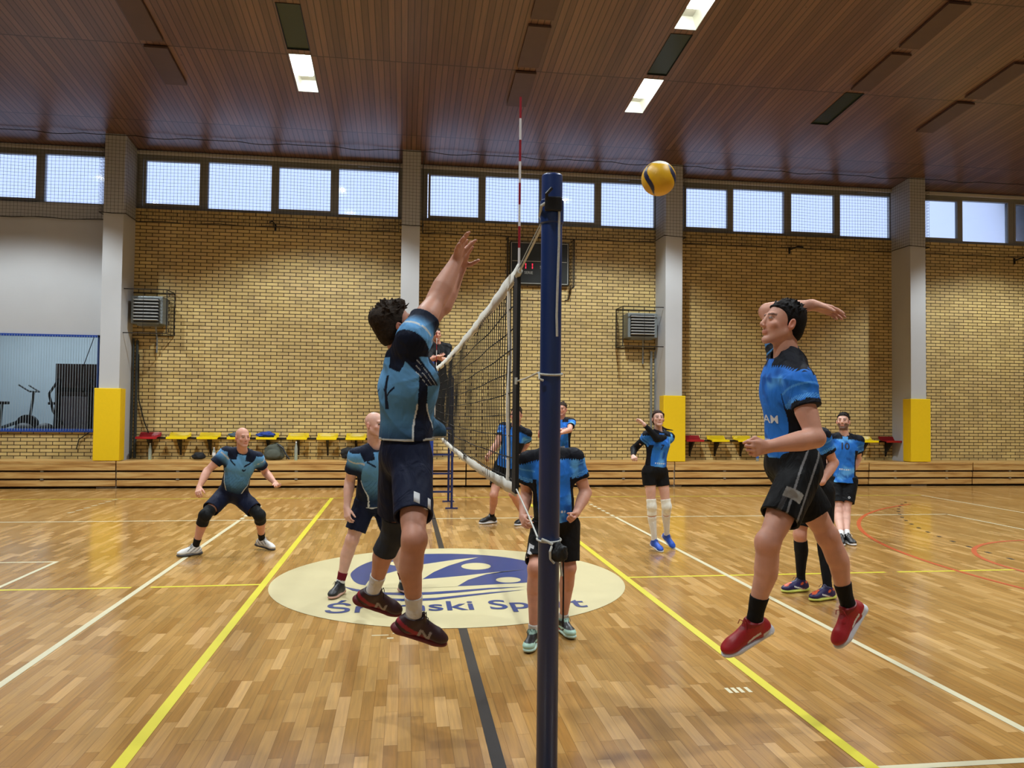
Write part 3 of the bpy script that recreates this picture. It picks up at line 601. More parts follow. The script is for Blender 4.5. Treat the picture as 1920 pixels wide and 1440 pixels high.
# wall hooks
for (x, z, lb) in ((-3.45, 5.88, 'small black wall bracket high on the brick above the crouching player'), (9.02, 5.82, 'small black wall bracket high on the brick above the spiking player'), (15.25, 5.78, 'small black wall bracket at the right picture edge')):
    q = MB(); q.box(x-0.04, YF-0.03, z-0.1, x+0.0, YF, z+0.06); q.tube([(x-0.02, YF-0.02, z), (x+0.1, YF-0.2, z+0.05), (x+0.2, YF-0.3, z+0.02)] if x > 0 else [(x, YF-0.02, z), (x-0.06, YF-0.2, z+0.08), (x-0.12, YF-0.22, z+0.04)], 0.018, 6)
    tag(q.build('wall_bracket', M_BLACKM), lb, 'bracket')
# scoreboard in its cage
t = thing('scoreboard', 'black scoreboard with red digits on the brick wall behind the blue post', 'scoreboard', (2.65, YF, 5.2))
q = MB(); q.box(1.93, YF-0.12, 4.72, 3.36, YF-0.01, 5.74, bev=0.01); q.build('panel', mat('scoreboard_black', '0e1413', 0.4), t)
q = MB()
for bx in ((1.96, 4.745, 3.33, 4.757), (1.96, 5.705, 3.33, 5.717), (3.32, 4.745, 3.332, 5.717), (1.96, 4.745, 1.972, 5.717), (1.99, 5.27, 3.3, 5.282)): q.box(bx[0], YF-0.128, bx[1], bx[2], YF-0.118, bx[3])
q.build('trim_lines', mat('pale_trim', 'b8b8b0', 0.5), t)
M_LED = mat('red_led', 'ff2040', 0.4, emit=('ff2848', 1.6))
def seg(x, z, on):
    q = MB(); h = 0.07; w2_ = 0.05
    S = {'a': (x-w2_, z+2*h-.008, x+w2_, z+2*h+.008), 'g': (x-w2_, z+h-.008, x+w2_, z+h+.008), 'd': (x-w2_, z-.008, x+w2_, z+.008), 'f': (x-w2_-.012, z+h+.01, x-w2_+.008, z+2*h-.01), 'b': (x+w2_-.008, z+h+.01, x+w2_+.012, z+2*h-.01), 'e': (x-w2_-.012, z+.01, x-w2_+.008, z+h-.01), 'c': (x+w2_-.008, z+.01, x+w2_+.012, z+h-.01)}
    for k in on: s_ = S[k]; q.box(s_[0], YF-0.13, s_[1], s_[2], YF-0.119, s_[3])
    q.build('led_digit', M_LED, t)
seg(2.26, 5.09, 'bc'); seg(2.42, 5.09, 'bc')
for (tx, x, z, sz) in (('SERIE', 2.38, 5.0, 0.09), ('SET', 2.72, 5.14, 0.09)):
    tm = text_mesh(tx, sz, 0.001)
    for v in tm.vertices: v.co = Vector((x+v.co.x, YF-0.124, z+v.co.y))
    link_mesh('scoreboard_lettering', tm, mat('pale_print', 'a8aca8', 0.5), t)
q = MB()
for X in (3.40, 3.47): 
    for k in range(14): q.tube([(X, YF-0.01, 4.72+k*0.08), (X+0.0, YF-0.3, 4.72+k*0.08)], 0.004, 4)
X0, X1 = 1.86, 3.44
for X in (X0, X1):
    for Y in (YF-0.32,): q.tube([(X, Y, 4.66), (X, Y, 5.8)], 0.012, 6)
    for Z in (4.66, 5.8): q.tube([(X, YF-0.01, Z), (X, YF-0.32, Z)], 0.012, 6)
for k in range(1, 4): q.tube([(X1, YF-0.08*k, 4.66), (X1, YF-0.08*k, 5.8)], 0.005, 4); q.tube([(X0, YF-0.08*k, 4.66), (X0, YF-0.08*k, 5.8)], 0.005, 4)
for Z in (4.66, 5.8): q.tube([(X0, YF-0.32, Z), (X1, YF-0.32, Z)], 0.008, 6)
q.build('guard_cage', M_BLACKM, t)
q = MB(); q.tube([(3.42, YF-0.035, 4.68), (3.38, YF-0.04, 4.5), (3.36, YF-0.03, 4.4), (3.28, YF-0.03, 4.38)], 0.012, 6); q.build('power_cable', M_BLACKM, t)

# fitness room behind the glazed opening on the left
GX0, GX1, GZ0, GZ1 = -12.6, -7.2, 1.16, 3.30
W7 = MB(); 
for bx in ((GX0, GZ0, GX1, GZ0+0.07), (GX0, GZ1-0.05, GX1, GZ1), (GX0, GZ0, GX0+0.06, GZ1), (GX1-0.02, GZ0, GX1, GZ1)): W7.box(bx[0], YF-0.05, bx[1], bx[2], YF+0.05, bx[3])
W7 = struct(W7.build('window_7', mat('blue_frame', '20459c', 0.4))); W7['label'] = 'interior window to the fitness room with a blue frame'
g = MB(); g.box(GX0, YF, GZ0+.05, GX1, YF+0.006, GZ1-.04); g.build('pane', M_GLASS, W7)
g = MB()
x = GX0
while x < GX1: g.box(x, YF-0.07, GZ0+.03, x+0.006, YF-0.065, GZ1-.02); x += 0.055
g.build('cord_screen', mat('pale_cord', '9fb0bc', 0.7), W7)
rm = MB(); rb = YF+4.2
rm.quad((GX0-1, rb, 0), (-6.0, rb, 0), (-6.0, rb, 4.4), (GX0-1, rb, 4.4)); rm.quad((GX0-1, YF+.3, 0), (GX0-1, rb, 0), (GX0-1, rb, 4.4), (GX0-1, YF+.3, 4.4)); rm.quad((-6.0, YF+.3, 0), (-6.0, rb, 0), (-6.0, rb, 4.4), (-6.0, YF+.3, 4.4))
rm.quad((GX0-1, YF+.3, 4.4), (-6.0, YF+.3, 4.4), (-6.0, rb, 4.4), (GX0-1, rb, 4.4)); struct(rm.build('wall_back_room', mat('pale_blue_paint', 'b4c0c4', 0.7, noise_amt=0.15, noise_scale=0.8)))
rm = MB(); rm.quad((GX0-1, YF+.3, 0.9), (-6.0, YF+.3, 0.9), (-6.0, rb, 0.9), (GX0-1, rb, 0.9)); struct(rm.build('floor_back_room', mat('grey_lino', '54606a', 0.5)))
ld = bpy.data.lights.new('fitness_room_light', 'AREA'); ld.shape = 'RECTANGLE'; ld.size = 4; ld.size_y = 1.5; ld.energy = 130; ld.color = (0.85, 0.95, 1); lo_ = bpy.data.objects.new('fitness_room_light', ld); COL.objects.link(lo_); lo_.location = (-9.5, YF+2.2, 4.3)
q = MB(); q.box(-8.62, YF+1.3, 0.9, -6.3, YF+1.4, 2.72); tag(q.build('room_divider', mat('dark_brown_board', '4a3c3a', 0.6, noise_amt=0.4, noise_scale=6)), 'dark brown partition behind the glass in the fitness room', 'partition')
M_BIKE = mat('bike_grey', '5a666a', 0.5); 
def bike(x, y, label, m):
    t = thing('exercise_bike', label, 'exercise bike', (x, y, 0.9), 'exercise bikes behind the glass'); z = 0.9
    f = MB(); f.tube([(x-0.5, y, z+0.05), (x+0.5, y, z+0.05)], 0.035, 8); f.tube([(x+0.3, y, z+0.1), (x+0.42, y, z+1.15)], 0.03, 8); f.tube([(x-0.3, y, z+0.05), (x-0.25, y, z+0.85)], 0.03, 8); f.tube([(x-0.28, y, z+.3), (x+.33, y, z+.55)], 0.04, 8); f.build('frame', m, t)
    f = MB(); f.tube([(x+0.3, y-0.05, z+0.38), (x+0.3, y+0.05, z+0.38)], 0.24, 20); f.build('flywheel', M_BLACKM, t)
    f = MB(); f.tube([(x+0.2, y-0.25, z+1.3), (x+0.42, y-0.22, z+1.15), (x+0.44, y+0.22, z+1.15), (x+0.2, y+0.25, z+1.3)], 0.02, 8); f.build('handlebar', m, t)
    f = MB(); f.box(x-0.42, y-0.09, z+0.85, x-0.12, y+0.09, z+0.92, bev=0.02); f.build('saddle', M_BLACKM, t)
bike(-9.35, YF+0.95, 'grey exercise bike nearest the left picture edge behind the glass', M_BIKE); bike(-8.75, YF+2.3, 'second exercise bike behind the glass, beside the dark partition', M_BIKE); bike(-10.4, YF+1.2, 'exercise bike behind the glass beyond the left edge', M_BIKE)
t = thing('weight_machine', 'dark multi gym frame with hoses in front of the brown partition', 'weight machine', (-7.9, YF+0.9, 0.9)); f = MB()
for x in (-8.35, -7.65): f.box(x-0.04, YF+0.8, 0.9, x+0.04, YF+0.9, 2.35)
f.box(-8.4, YF+0.8, 2.05, -7.5, YF+0.9, 2.15); f.build('frame', M_BLACKM, t)
f = MB(); f.box(-8.3, YF+0.8, 1.15, -7.7, YF+0.98, 1.95, bev=0.03); f.build('weight_cover', mat('machine_grey', '6c6670', 0.5), t)
f = MB(); f.tube([(-8.35, YF+0.78, 2.3), (-8.5, YF+0.7, 2.0), (-8.4, YF+0.7, 1.6), (-8.2, YF+0.75, 1.3)], 0.03, 8); f.tube([(-7.65, YF+0.78, 2.3), (-7.45, YF+0.7, 2.0), (-7.6, YF+0.7, 1.5)], 0.03, 8); f.build('hose', M_BLACKM, t)
for (x, lb) in ((-8.95, 'dark exercise ball on the left behind the bottom of the gym window'), (-8.5, 'dark exercise ball on the right behind the bottom of the gym window')):
    tag(blob('exercise_ball', (x, YF+0.55, 1.12), (0.22, 0.22, 0.22), mat('dark_rubber', '2a2a30', 0.5), None, 1, 0.0), lb, 'exercise ball', 'exercise balls behind the glass')
q = MB(); q.tube([(-7.28, YF-0.08, 3.25), (-7.5, YF-0.09, 2.55), (-7.5, YF-0.09, 2.1), (-7.42, YF-0.09, 1.95)], 0.008, 5); tag(q.build('wire', M_BLACKM), 'thin black wire hanging in front of the gym window corner', 'wire')
q = MB(); q.tube([(-7.35, YF-0.03, 1.15), (-7.55, YF-0.04, 1.0), (-7.6, YF-0.04, 0.78)], 0.012, 5); tag(q.build('wire', M_BLACKM), 'short dark wire on the brick below the gym window', 'wire')
q = MB(); q.tube([(-6.35, YF-0.04, 2.9), (-6.33, YF-0.05, 1.9), (-6.2, YF-0.05, 1.4), (-6.1, YF-0.05, 1.15)], 0.012, 5); tag(q.build('wire', M_BLACKM), 'dark cable hanging down to the leftmost red seat', 'wire')

# ---------------------------------------------------------------- volleyball net, posts, antennas
ZT, ZB, NY0, NY1 = 2.43, 1.43, -4.72, 4.75
def sag(y): u = (y-NY0)/(NY1-NY0); return 0.055*4*u*(1-u)
NET = thing('volleyball_net', 'black volleyball net with white top and bottom tapes between the posts', 'volleyball net', (0, 0, 0))
q = MB()
ys = np.arange(NY0, NY1+.01, 0.1)
def xw(y, z): return 0.006*math.sin(y*4+z*9)
for y in ys:
    s0 = sag(y); q.tube([(xw(y, 0), y, ZB-s0-0.02), (xw(y, 1), y, (ZT+ZB)/2-s0), (xw(y, 2), y, ZT-s0-0.05)], 0.0032, 4, cap=False)
for k in range(10):
    z = ZB+0.03+k*0.1; q.tube([(xw(y, k), y, z-sag(y)) for y in np.arange(NY0, NY1+.01, 0.2)], 0.0032, 4, cap=False)
q.build('mesh', mat('black_net_cord', '141414', 0.8), NET)
def ribbon(name, zc, h, m, seed, amp=0.008, y0=NY0, y1=NY1, thick=0.006):
    b = MB(); ys_ = np.linspace(y0, y1, 120); vs = []
    for i, y in enumerate(ys_):
        for (dx, dz) in ((-1, -1), (-1, 0), (-1, 1), (1, 1), (1, 0), (1, -1)):
            x = dx*thick+amp*noise.noise(Vector((y*3, dz*0.7, seed)))*2; vs.append((x, y, zc-sag(y)+dz*h/2+0.004*noise.noise(Vector((y*6, 5, seed)))))
    fs = [(i*6+k, i*6+(k+1) % 6, (i+1)*6+(k+1) % 6, (i+1)*6+k) for i in range(len(ys_)-1) for k in range(6)]+[tuple(range(5, -1, -1)), tuple((len(ys_)-1)*6+k for k in range(6))]
    b.add(vs, fs); o = b.build(name, m, NET); o.data.polygons.foreach_set('use_smooth', [True]*len(o.data.polygons)); return o
ribbon('top_tape', ZT-0.035, 0.080, M_TAPEW, 1.0, 0.006, thick=.004); ribbon('bottom_tape', ZB-0.01, 0.055, M_TAPEW, 4.0, 0.006, thick=.004)
for y in (-4.47, 4.5):
    q = MB(); q.add([(dx*.006+0.004*math.sin(z*13), y+dy*.026+0.006*math.sin(z*9), z-sag(y)) for z in np.linspace(ZB-.02, ZT, 14) for (dx, dy) in ((-1, -1), (-1, 1), (1, 1), (1, -1))], [(i*4+k, i*4+(k+1) % 4, (i+1)*4+(k+1) % 4, (i+1)*4+k) for i in range(13) for k in range(4)]); q.build('side_tape', M_TAPEW, NET)
for y0 in (-4.78, 4.74):
    q = MB(); q.box(-0.008, y0, ZB-0.02, 0.008, y0+0.11, ZT-0.04); q.build('end_strap', mat('black_strap', '0c0c0e', 0.7), NET)
M_ANT = vmat('antenna_paint', 0.35, 0, noise_amt=0.0)
def antenna(y, label, group, lean=0.0):
    b = MB(); n = 12; z0 = 1.42; pts = []; cols = []
    for i in range(18):
        za, zb_ = z0+i*0.1, z0+(i+1)*0.1-0.0005; c = lina([150, 22, 40]) if i % 2 == 1 else lina([225, 225, 228])
        pts += [(0.016, y+lean*(za-z0), za), (0.016, y+lean*(zb_-z0), zb_)]; cols += [c]*16
    b.tube(pts, 0.0055, 8, cap=False)
    b.lathe([(0.0, 0), (0.0055, 0.0)], (0.016, y+lean*1.8, z0+1.8), 8); cols += [lina([150, 22, 40])]*16
    o = b.build('net_antenna', M_ANT, None, paint=np.array(cols)); tag(o, label, 'antenna', group); return o
antenna(-4.66, 'near red and white striped net antenna, tall beside the blue post', 'net antennas', 0.0)
antenna(4.62, 'far thin red and white net antenna in front of the referee', 'net antennas')
# near post
PY = -5.55
t = thing('volleyball_post', 'thick blue steel volleyball post in the foreground', 'post', (0, PY, 0))
q = MB(); q.lathe([(0.036, 0), (0.036, 2.585), (0.034, 2.592), (0.0, 2.592)], (0, PY, 0), 40); o = q.build('pole', M_BLUE, t); 
for p_ in o.data.polygons: p_.use_smooth = abs(p_.normal.z) < .5
q = MB(); q.lathe([(0.036, 2.42), (0.0405, 2.424), (0.0405, 2.50), (0.036, 2.504)], (0, PY, 0), 40); o = q.build('sleeve', M_BLUE, t)
q = MB(); q.box(-0.033, PY-0.055, 2.455, 0.026, PY-0.036, 2.505, bev=0.006); q.tube([(-0.025, PY-0.05, 2.49), (-0.03, PY-0.06, 2.51), (-0.012, PY-0.06, 2.53)], 0.006, 8); q.build('pulley_block', M_BLACKM, t)
blob('winch', (0.026, PY-0.05, 1.300), (0.026, 0.024, 0.034), mat('black_rubber', '101214', 0.6), t, 4, 0.35)
q = MB(); q.lathe([(0.07, 0), (0.07, 0.012), (0.04, 0.02)], (0, PY, 0), 24); q.build('floor_collar', M_STEEL, t)
# ropes on the near post
q = MB(); q.tube([(-0.005, -4.76, 2.375), (-0.004, -4.83, 2.385)], 0.013, 8); q.tube([(-0.004, -4.83, 2.385), (-0.01, -5.1, 2.405), (-0.02, -5.53, 2.44)], 0.0045, 8); q.tube([(-0.04, -5.54, 2.45), (-0.043, -5.585, 2.475), (-0.02, -5.6, 2.487)], 0.0055, 8)
q.tube([(-0.04, -5.54, 2.45), (-0.037, -5.55, 2.435), (-0.036, -5.55, 2.425)], 0.004, 8); q.tube([(0.017, -5.595, 2.47), (0.018, -5.592, 2.35), (0.014, -5.592, 2.2), (0.012, -5.592, 2.1), (0.014, -5.592, 2.03)], 0.0042, 8)
tag(q.build('rope', M_ROPEW), 'white tension rope from the net top to the post, its end hanging down', 'rope')
q = MB(); q.tube([(0.0, -4.7, 2.40), (0.0, -5.0, 2.44), (0, -5.52, 2.50)], 0.0022, 6); tag(q.build('steel_cable', M_STEEL), 'thin steel cable above the white rope at the near net top', 'cable')
def loop(z, dz, lb, r=0.0405):
    q = MB(); pts = [(r*math.cos(a), PY+r*math.sin(a), z+dz*math.sin(a*1.0)) for a in np.linspace(0, 2*math.pi, 33)]
    q.tube(pts, 0.0038, 8, cap=False); return q
q = loop(1.905, 0.006, ''); q.tube([(-0.035, -5.53, 1.91), (-0.03, -5.2, 1.90), (0.0, -4.78, 1.905)], 0.0042, 8); q.tube([(-0.04, PY-0.01, 1.905), (-0.043, PY-0.03, 1.885), (-0.03, PY-0.035, 1.88)], 0.004, 8)
q.tube([(-0.012, -4.80, 1.89), (-0.012, -4.80, 1.92)], 0.006, 8)
tag(q.build('rope', M_ROPEW), 'white rope tied around the middle of the blue post', 'rope')
q = loop(1.34, 0.004, ''); q.tube([(-0.037, -5.54, 1.345), (-0.02, -5.2, 1.385), (-0.002, -4.78, 1.43)], 0.0032, 8); q.tube([(-0.03, -5.58, 1.345), (-0.01, -5.592, 1.338), (0.004, -5.60, 1.33)], 0.005, 8)
q.tube([(0.0, -5.605, 1.325), (-0.008, -5.615, 1.31), (-0.006, -5.612, 1.285), (0.008, -5.61, 1.27)], 0.004, 8); q.tube([(0.03, -5.60, 1.27), (0.034, -5.60, 1.24), (0.036, -5.6, 1.225)], 0.004, 8)
tag(q.build('rope', M_ROPEW), 'white rope from the net bottom wound around the winch on the post', 'rope')
q = MB(); q.tube([(0.042, -5.59, 1.29), (0.044, -5.59, 1.2), (0.0435, -5.59, 1.06), (0.044, -5.59, 1.055)], [0.0028, 0.0028, 0.0028, 0.004], 8); tag(q.build('strap', mat('black_strap', '0c0c0e', 0.7)), 'black strap end hanging from the winch of the blue post', 'strap')
# far post and referee stand
t = thing('volleyball_post', 'far blue volleyball post behind the jumping blocker', 'post', (-0.03, 5.55, 0))
q = MB(); q.lathe([(0.05, 0), (0.05, 2.58), (0.0, 2.59)], (-0.03, 5.55, 0), 20); q.build('pole', mat('bright_blue_enamel', '1e3f95', 0.35), t)
q = MB(); q.tube([(-0.03, 5.48, 1.5), (-0.02, 5.1, 1.46), (0, 4.85, 1.43)], 0.006, 6); q.build('tension_rope', M_ROPEW, t)
t = thing('referee_stand', 'tall blue steel referee stand beside the far net post', 'stand', (0.17, 6.25, 0))
M_STB = mat('stand_blue', '1d2f66', 0.4); xa, xb, ya, yb_ = -0.1, 0.36, 5.72, 6.75; PZ = 1.395
q = MB()
for x in (xa, xb):
    for y in (ya, yb_): q.tube([(x, y, 0.01), (x, y, PZ)], 0.022, 8)
    q.tube([(x, ya, 1.35), (x, yb_, 1.35)], 0.018, 8)
q.build('frame', M_STB, t)
q = MB()
for x in (xa, xb): q.tube([(x, yb_-0.35, PZ), (x, yb_-0.35, 2.45), (x-0.02 if x > 0 else x, yb_-0.1, 2.5), (x, yb_, PZ+.4), (x, yb_, PZ)], 0.018, 8)
q.tube([(xb, ya+.02, PZ), (xb, ya+.02, 2.3), (xb-.04, ya+.02, 2.36), (xb-.09, ya+.02, 2.37)], 0.018, 8); q.build('guard_rail', mat('stand_dark', '1a2036', 0.4), t)
q = MB(); q.box(xa-.02, ya-.02, PZ, xb+.02, yb_+.02, PZ+0.02); q.build('platform', M_STB, t)
for z in (0.3, 0.62, 0.95): q = MB(); q.box(xa, ya-0.03, z-.015, xb, ya+0.03, z+.015); q.build('rung', M_STB, t)
for x in (xa, xb):
    for y in (ya, yb_): q = MB(); q.box(x-0.11, y-0.03, 0, x+0.11, y+0.03, 0.02); q.build('foot_plate', M_STB, t)

# ---------------------------------------------------------------- ball
def make_ball(c, R=0.106):
    bm = bmesh.new(); bmesh.ops.create_icosphere(bm, subdivisions=6, radius=1)
    k = MB(); P = np.array([v.co[:] for v in bm.verts])
    F = Matrix.Rotation(math.radians(18), 3, 'X') @ Matrix.Rotation(math.radians(-24), 3, 'Z'); Q = P@np.array(F)
    # swirled two-colour panels: blue blades between broad yellow ones
    ang = np.arctan2(Q[:, 0], -Q[:, 1]); lat = Q[:, 2]; sw = ang+0.38*np.sin(lat*2.4)
    dd = (sw+0.62+np.pi) % (2*np.pi)-np.pi; blade = 0.20*np.cos(lat*1.5)
    blu = (np.abs(dd) < blade) | (np.abs(((sw-1.45+np.pi) % (2*np.pi))-np.pi) < 0.28*np.cos(lat*1.3)) | (np.abs(((sw+2.7+np.pi) % (2*np.pi))-np.pi) < 0.35)
    edge = np.minimum(np.abs(np.abs(dd)-blade), np.abs(np.abs(((sw-1.45+np.pi) % (2*np.pi))-np.pi)-0.28*np.cos(lat*1.3)))
    col = np.where(blu[:, None], lina([28, 34, 70]), lina([222, 170, 20])); col = np.where((edge < 0.02)[:, None], col*0.55, col)
    capm = lat > 0.86; col = np.where(capm[:, None], lina([225, 220, 205]), col)
    gr = np.clip(1-edge/0.03, 0, 1)*0.012
    for v, g in zip(bm.verts, gr): v.co = v.co*(1-float(g))*R+Vector(c)
    k.bm(bm); o = k.build('volleyball', vmat('ball_leather', 0.4, 0.2, 300, 0.03), None, paint=col); o.data.polygons.foreach_set('use_smooth', [True]*len(o.data.polygons))
    return tag(o, 'yellow and blue volleyball in flight above the net', 'ball')
make_ball((1.045,-3.550,3.216))

# ---------------------------------------------------------------- people: bodies and clothes grown as smooth blended volumes
def V3(v): return np.asarray(v, np.float32)
def unit(v): v = np.asarray(v, float); return v/max(1e-9, np.linalg.norm(v))
class Vol:
    "a list of blended primitives turned into one continuous surface"
    def __init__(s, res): s.res = res; s.P = []
    def tube(s, a, b, ra, rb=None, k=0.02, hs=None, rs=None, flat=None, bow=None, cuts=(), op='u'):
        s.P.append(('t', op, k, V3(a), V3(b), ra, ra if rb is None else rb, hs, rs, flat, bow, [(V3(p), V3(n)) for p, n in cuts])); return s
    def ell(s, c, r, ax=None, k=0.02, op='u', cuts=()):
        s.P.append(('e', op, k, V3(c), V3(r), V3(np.eye(3) if ax is None else ax), [(V3(p), V3(n)) for p, n in cuts])); return s
    def plane(s, p, n): s.P.append(('p', 'i', 0, V3(p), V3(n))); return s
    def bounds(s):
        lo = np.full(3, 1e9); hi = -lo
        for q in s.P:
            if q[1] != 'u': continue
            l, h = s.pb(q); lo = np.minimum(lo, l); hi = np.maximum(hi, h)
        return lo-0.02, hi+0.02
    def pb(s, q):
        if q[0] == 't':
            rm = max(q[8]) if q[8] is not None else max(q[5], q[6])
            if q[10] is not None: rm += float(np.linalg.norm(q[10][0]))*max(map(abs, q[10][1]))
            return np.minimum(q[3], q[4])-rm, np.maximum(q[3], q[4])+rm
        R = np.abs(q[5]).T@q[4]; return q[3]-R, q[3]+R
    def mesh(s, disp=None):
        res = s.res; lo, hi = s.bounds(); n = np.ceil((hi-lo)/res).astype(int)+1
        D = np.full(n, 0.5, np.float32)
        ax = [(lo[i]+np.arange(n[i])*res).astype(np.float32) for i in range(3)]
        for q in s.P:
            if q[0] == 'p':
                d = ((ax[0]-q[3][0])*q[4][0])[:, None, None]+((ax[1]-q[3][1])*q[4][1])[None, :, None]+((ax[2]-q[3][2])*q[4][2])[None, None, :]
                D = np.maximum(D, d); continue
            l, h = s.pb(q); pad = q[2]+3*res
            i0 = np.clip(np.floor((l-pad-lo)/res).astype(int), 0, n-1); i1 = np.clip(np.ceil((h+pad-lo)/res).astype(int)+1, 1, n)
            if np.any(i1 <= i0): continue
            sl = tuple(slice(a, b) for a, b in zip(i0, i1))
            X = ax[0][sl[0]][:, None, None]; Y = ax[1][sl[1]][None, :, None]; Z = ax[2][sl[2]][None, None, :]
            if q[0] == 't':
                a, b = q[3], q[4]; ab = b-a; L2 = max(1e-9, float(ab@ab))
                px, py, pz = X-a[0], Y-a[1], Z-a[2]
                t = np.clip((px*ab[0]+py*ab[1]+pz*ab[2])/L2, 0, 1)
                qx, qy, qz = px-t*ab[0], py-t*ab[1], pz-t*ab[2]
                if q[10] is not None:
                    bv, bh = q[10]; w_ = np.interp(t, np.linspace(0, 1, len(bh)), bh).astype(np.float32); qx = qx-w_*bv[0]; qy = qy-w_*bv[1]; qz = qz-w_*bv[2]
                if q[9] is not None:
                    nv, sc = q[9]; dn = (qx*nv[0]+qy*nv[1]+qz*nv[2])*(1/sc-1); qx = qx+dn*nv[0]; qy = qy+dn*nv[1]; qz = qz+dn*nv[2]
                r = (q[5]+(q[6]-q[5])*t) if q[8] is None else np.interp(t, q[7], q[8]).astype(np.float32)
                d = np.sqrt(qx*qx+qy*qy+qz*qz)-r; cuts = q[11]
            else:
                px, py, pz = X-q[3][0], Y-q[3][1], Z-q[3][2]; A = q[5]; r = q[4]
                u = [(px*A[i][0]+py*A[i][1]+pz*A[i][2])/r[i] for i in range(3)]
                k0 = np.sqrt(u[0]**2+u[1]**2+u[2]**2)+1e-6; k1 = np.sqrt((u[0]/r[0])**2+(u[1]/r[1])**2+(u[2]/r[2])**2)+1e-6
                d = k0*(k0-1)/k1; cuts = q[6]
            for cp, cn in cuts: d = np.maximum(d, (X-cp[0])*cn[0]+(Y-cp[1])*cn[1]+(Z-cp[2])*cn[2])
            c = D[sl]; k = q[2]
            if q[1] == 'u': hh = np.maximum(k-np.abs(c-d), 0)/max(k, 1e-6); D[sl] = np.minimum(c, d)-hh*hh*k*0.25
            else: d = -d; hh = np.maximum(k-np.abs(c-d), 0)/max(k, 1e-6); D[sl] = np.maximum(c, d)+hh*hh*k*0.25
        if disp is not None:
            m = np.abs(D) < 0.03; idx = np.nonzero(m); P = np.stack([ax[i][idx[i]] for i in range(3)], 1); D[idx] += disp(P).astype(np.float32)
        return surface_net(D, lo, res)
def surface_net(D, lo, res):
    S = D < 0; n = D.shape
    cs = S[:-1, :-1, :-1].astype(np.int8)
    for dx in (0, 1):
        for dy in (0, 1):
            for dz in (0, 1):
                if dx+dy+dz: cs = cs+S[dx:n[0]-1+dx, dy:n[1]-1+dy, dz:n[2]-1+dz]
    act = (cs > 0) & (cs < 8); I = np.argwhere(act)
    idm = np.full(act.shape, -1, np.int32); idm[act] = np.arange(len(I))
    cor = np.array([(x, y, z) for x in (0, 1) for y in (0, 1) for z in (0, 1)])
    vals = np.stack([D[I[:, 0]+c[0], I[:, 1]+c[1], I[:, 2]+c[2]] for c in cor], 1)
    acc = np.zeros((len(I), 3)); cnt = np.zeros(len(I))
    for a in range(8):
        for b in range(a+1, 8):
            if np.abs(cor[a]-cor[b]).sum() != 1: continue
            va, vb = vals[:, a], vals[:, b]; m = (va < 0) != (vb < 0)
            t = np.where(m, va/np.where(m, va-vb, 1), 0)[:, None]; acc += np.where(m[:, None], cor[a]+t*(cor[b]-cor[a]), 0); cnt += m
    V = (I+acc/cnt[:, None])*res+lo
    F = []
    for ax_ in range(3):
        o1, o2 = [i for i in range(3) if i != ax_]
        sl0 = [slice(None)]*3; sl1 = [slice(None)]*3; sl0[ax_] = slice(0, -1); sl1[ax_] = slice(1, None)
        A = S[tuple(sl0)]; B = S[tuple(sl1)]; E = np.argwhere(A != B); E = E[(E[:, o1] > 0) & (E[:, o2] > 0) & (E[:, o1] < n[o1]-1) & (E[:, o2] < n[o2]-1)]
        e1 = np.zeros(3, int); e1[o1] = 1; e2 = np.zeros(3, int); e2[o2] = 1
        def g(P): return idm[P[:, 0], P[:, 1], P[:, 2]]
        q = np.stack([g(E), g(E-e1), g(E-e1-e2), g(E-e2)], 1)
        fl = A[E[:, 0], E[:, 1], E[:, 2]] ^ (ax_ == 1); q[~fl] = q[~fl][:, ::-1]; F.append(q)
    F = np.concatenate(F); F = F[(F >= 0).all(1)]
    return V, F
def np_mesh(name, V, F, m, parent, paint=None):
    me = bpy.data.meshes.new(name); V = np.asarray(V, np.float32); F = np.asarray(F, np.int32)
    me.vertices.add(len(V)); me.vertices.foreach_set('co', V.ravel()); me.loops.add(F.size); me.loops.foreach_set('vertex_index', F.ravel())
    me.polygons.add(len(F)); me.polygons.foreach_set('loop_start', np.arange(0, F.size, 4, dtype=np.int32)); me.update(calc_edges=True)
    if paint is not None:
        at = me.color_attributes.new('paint', 'FLOAT_COLOR', 'POINT'); at.data.foreach_set('color', np.concatenate([paint, np.ones((len(paint), 1))], 1).astype(np.float32).ravel())
    return link_mesh(name, me, m, parent, smooth=True)
def folds(seed, amp, sc=1.0, stretch=(1, 1, .45)):
    r = np.random.default_rng(seed); W_ = [(unit(r.normal(size=3)*np.array(stretch)), r.uniform(18, 60)*sc, r.uniform(0, 6)) for _ in range(7)]
    def f(P):
        o = 0
        wx = np.sin(P@W_[0][0]*14+W_[0][2]); 
        for d, fq, ph in W_[1:]: o = o+((1-np.abs(np.sin(P@d*fq*.5+ph+1.3*wx)))**3-0.18)*(26/fq)**.7*(0.55+0.45*np.sin(P@W_[0][0]*9+ph*2))
        return amp*o*-.5
    return f
def smooth01(x, a, b): return np.clip((x-a)/(b-a), 0, 1)**2*(3-2*np.clip((x-a)/(b-a), 0, 1))
def lerpc(a, b, t): return a*(1-t[:, None])+b*t[:, None]
def pnoise(P, seed, fq):
    r = np.random.default_rng(seed); o = 0
    for i in range(6): d = unit(r.normal(size=3)); f = fq*(1+i*.45); o = o+np.sin(P@d*f+r.uniform(0, 6)+1.3*np.sin(P@unit(r.normal(size=3))*f*.6))/(1+i*.4)
    return o/3

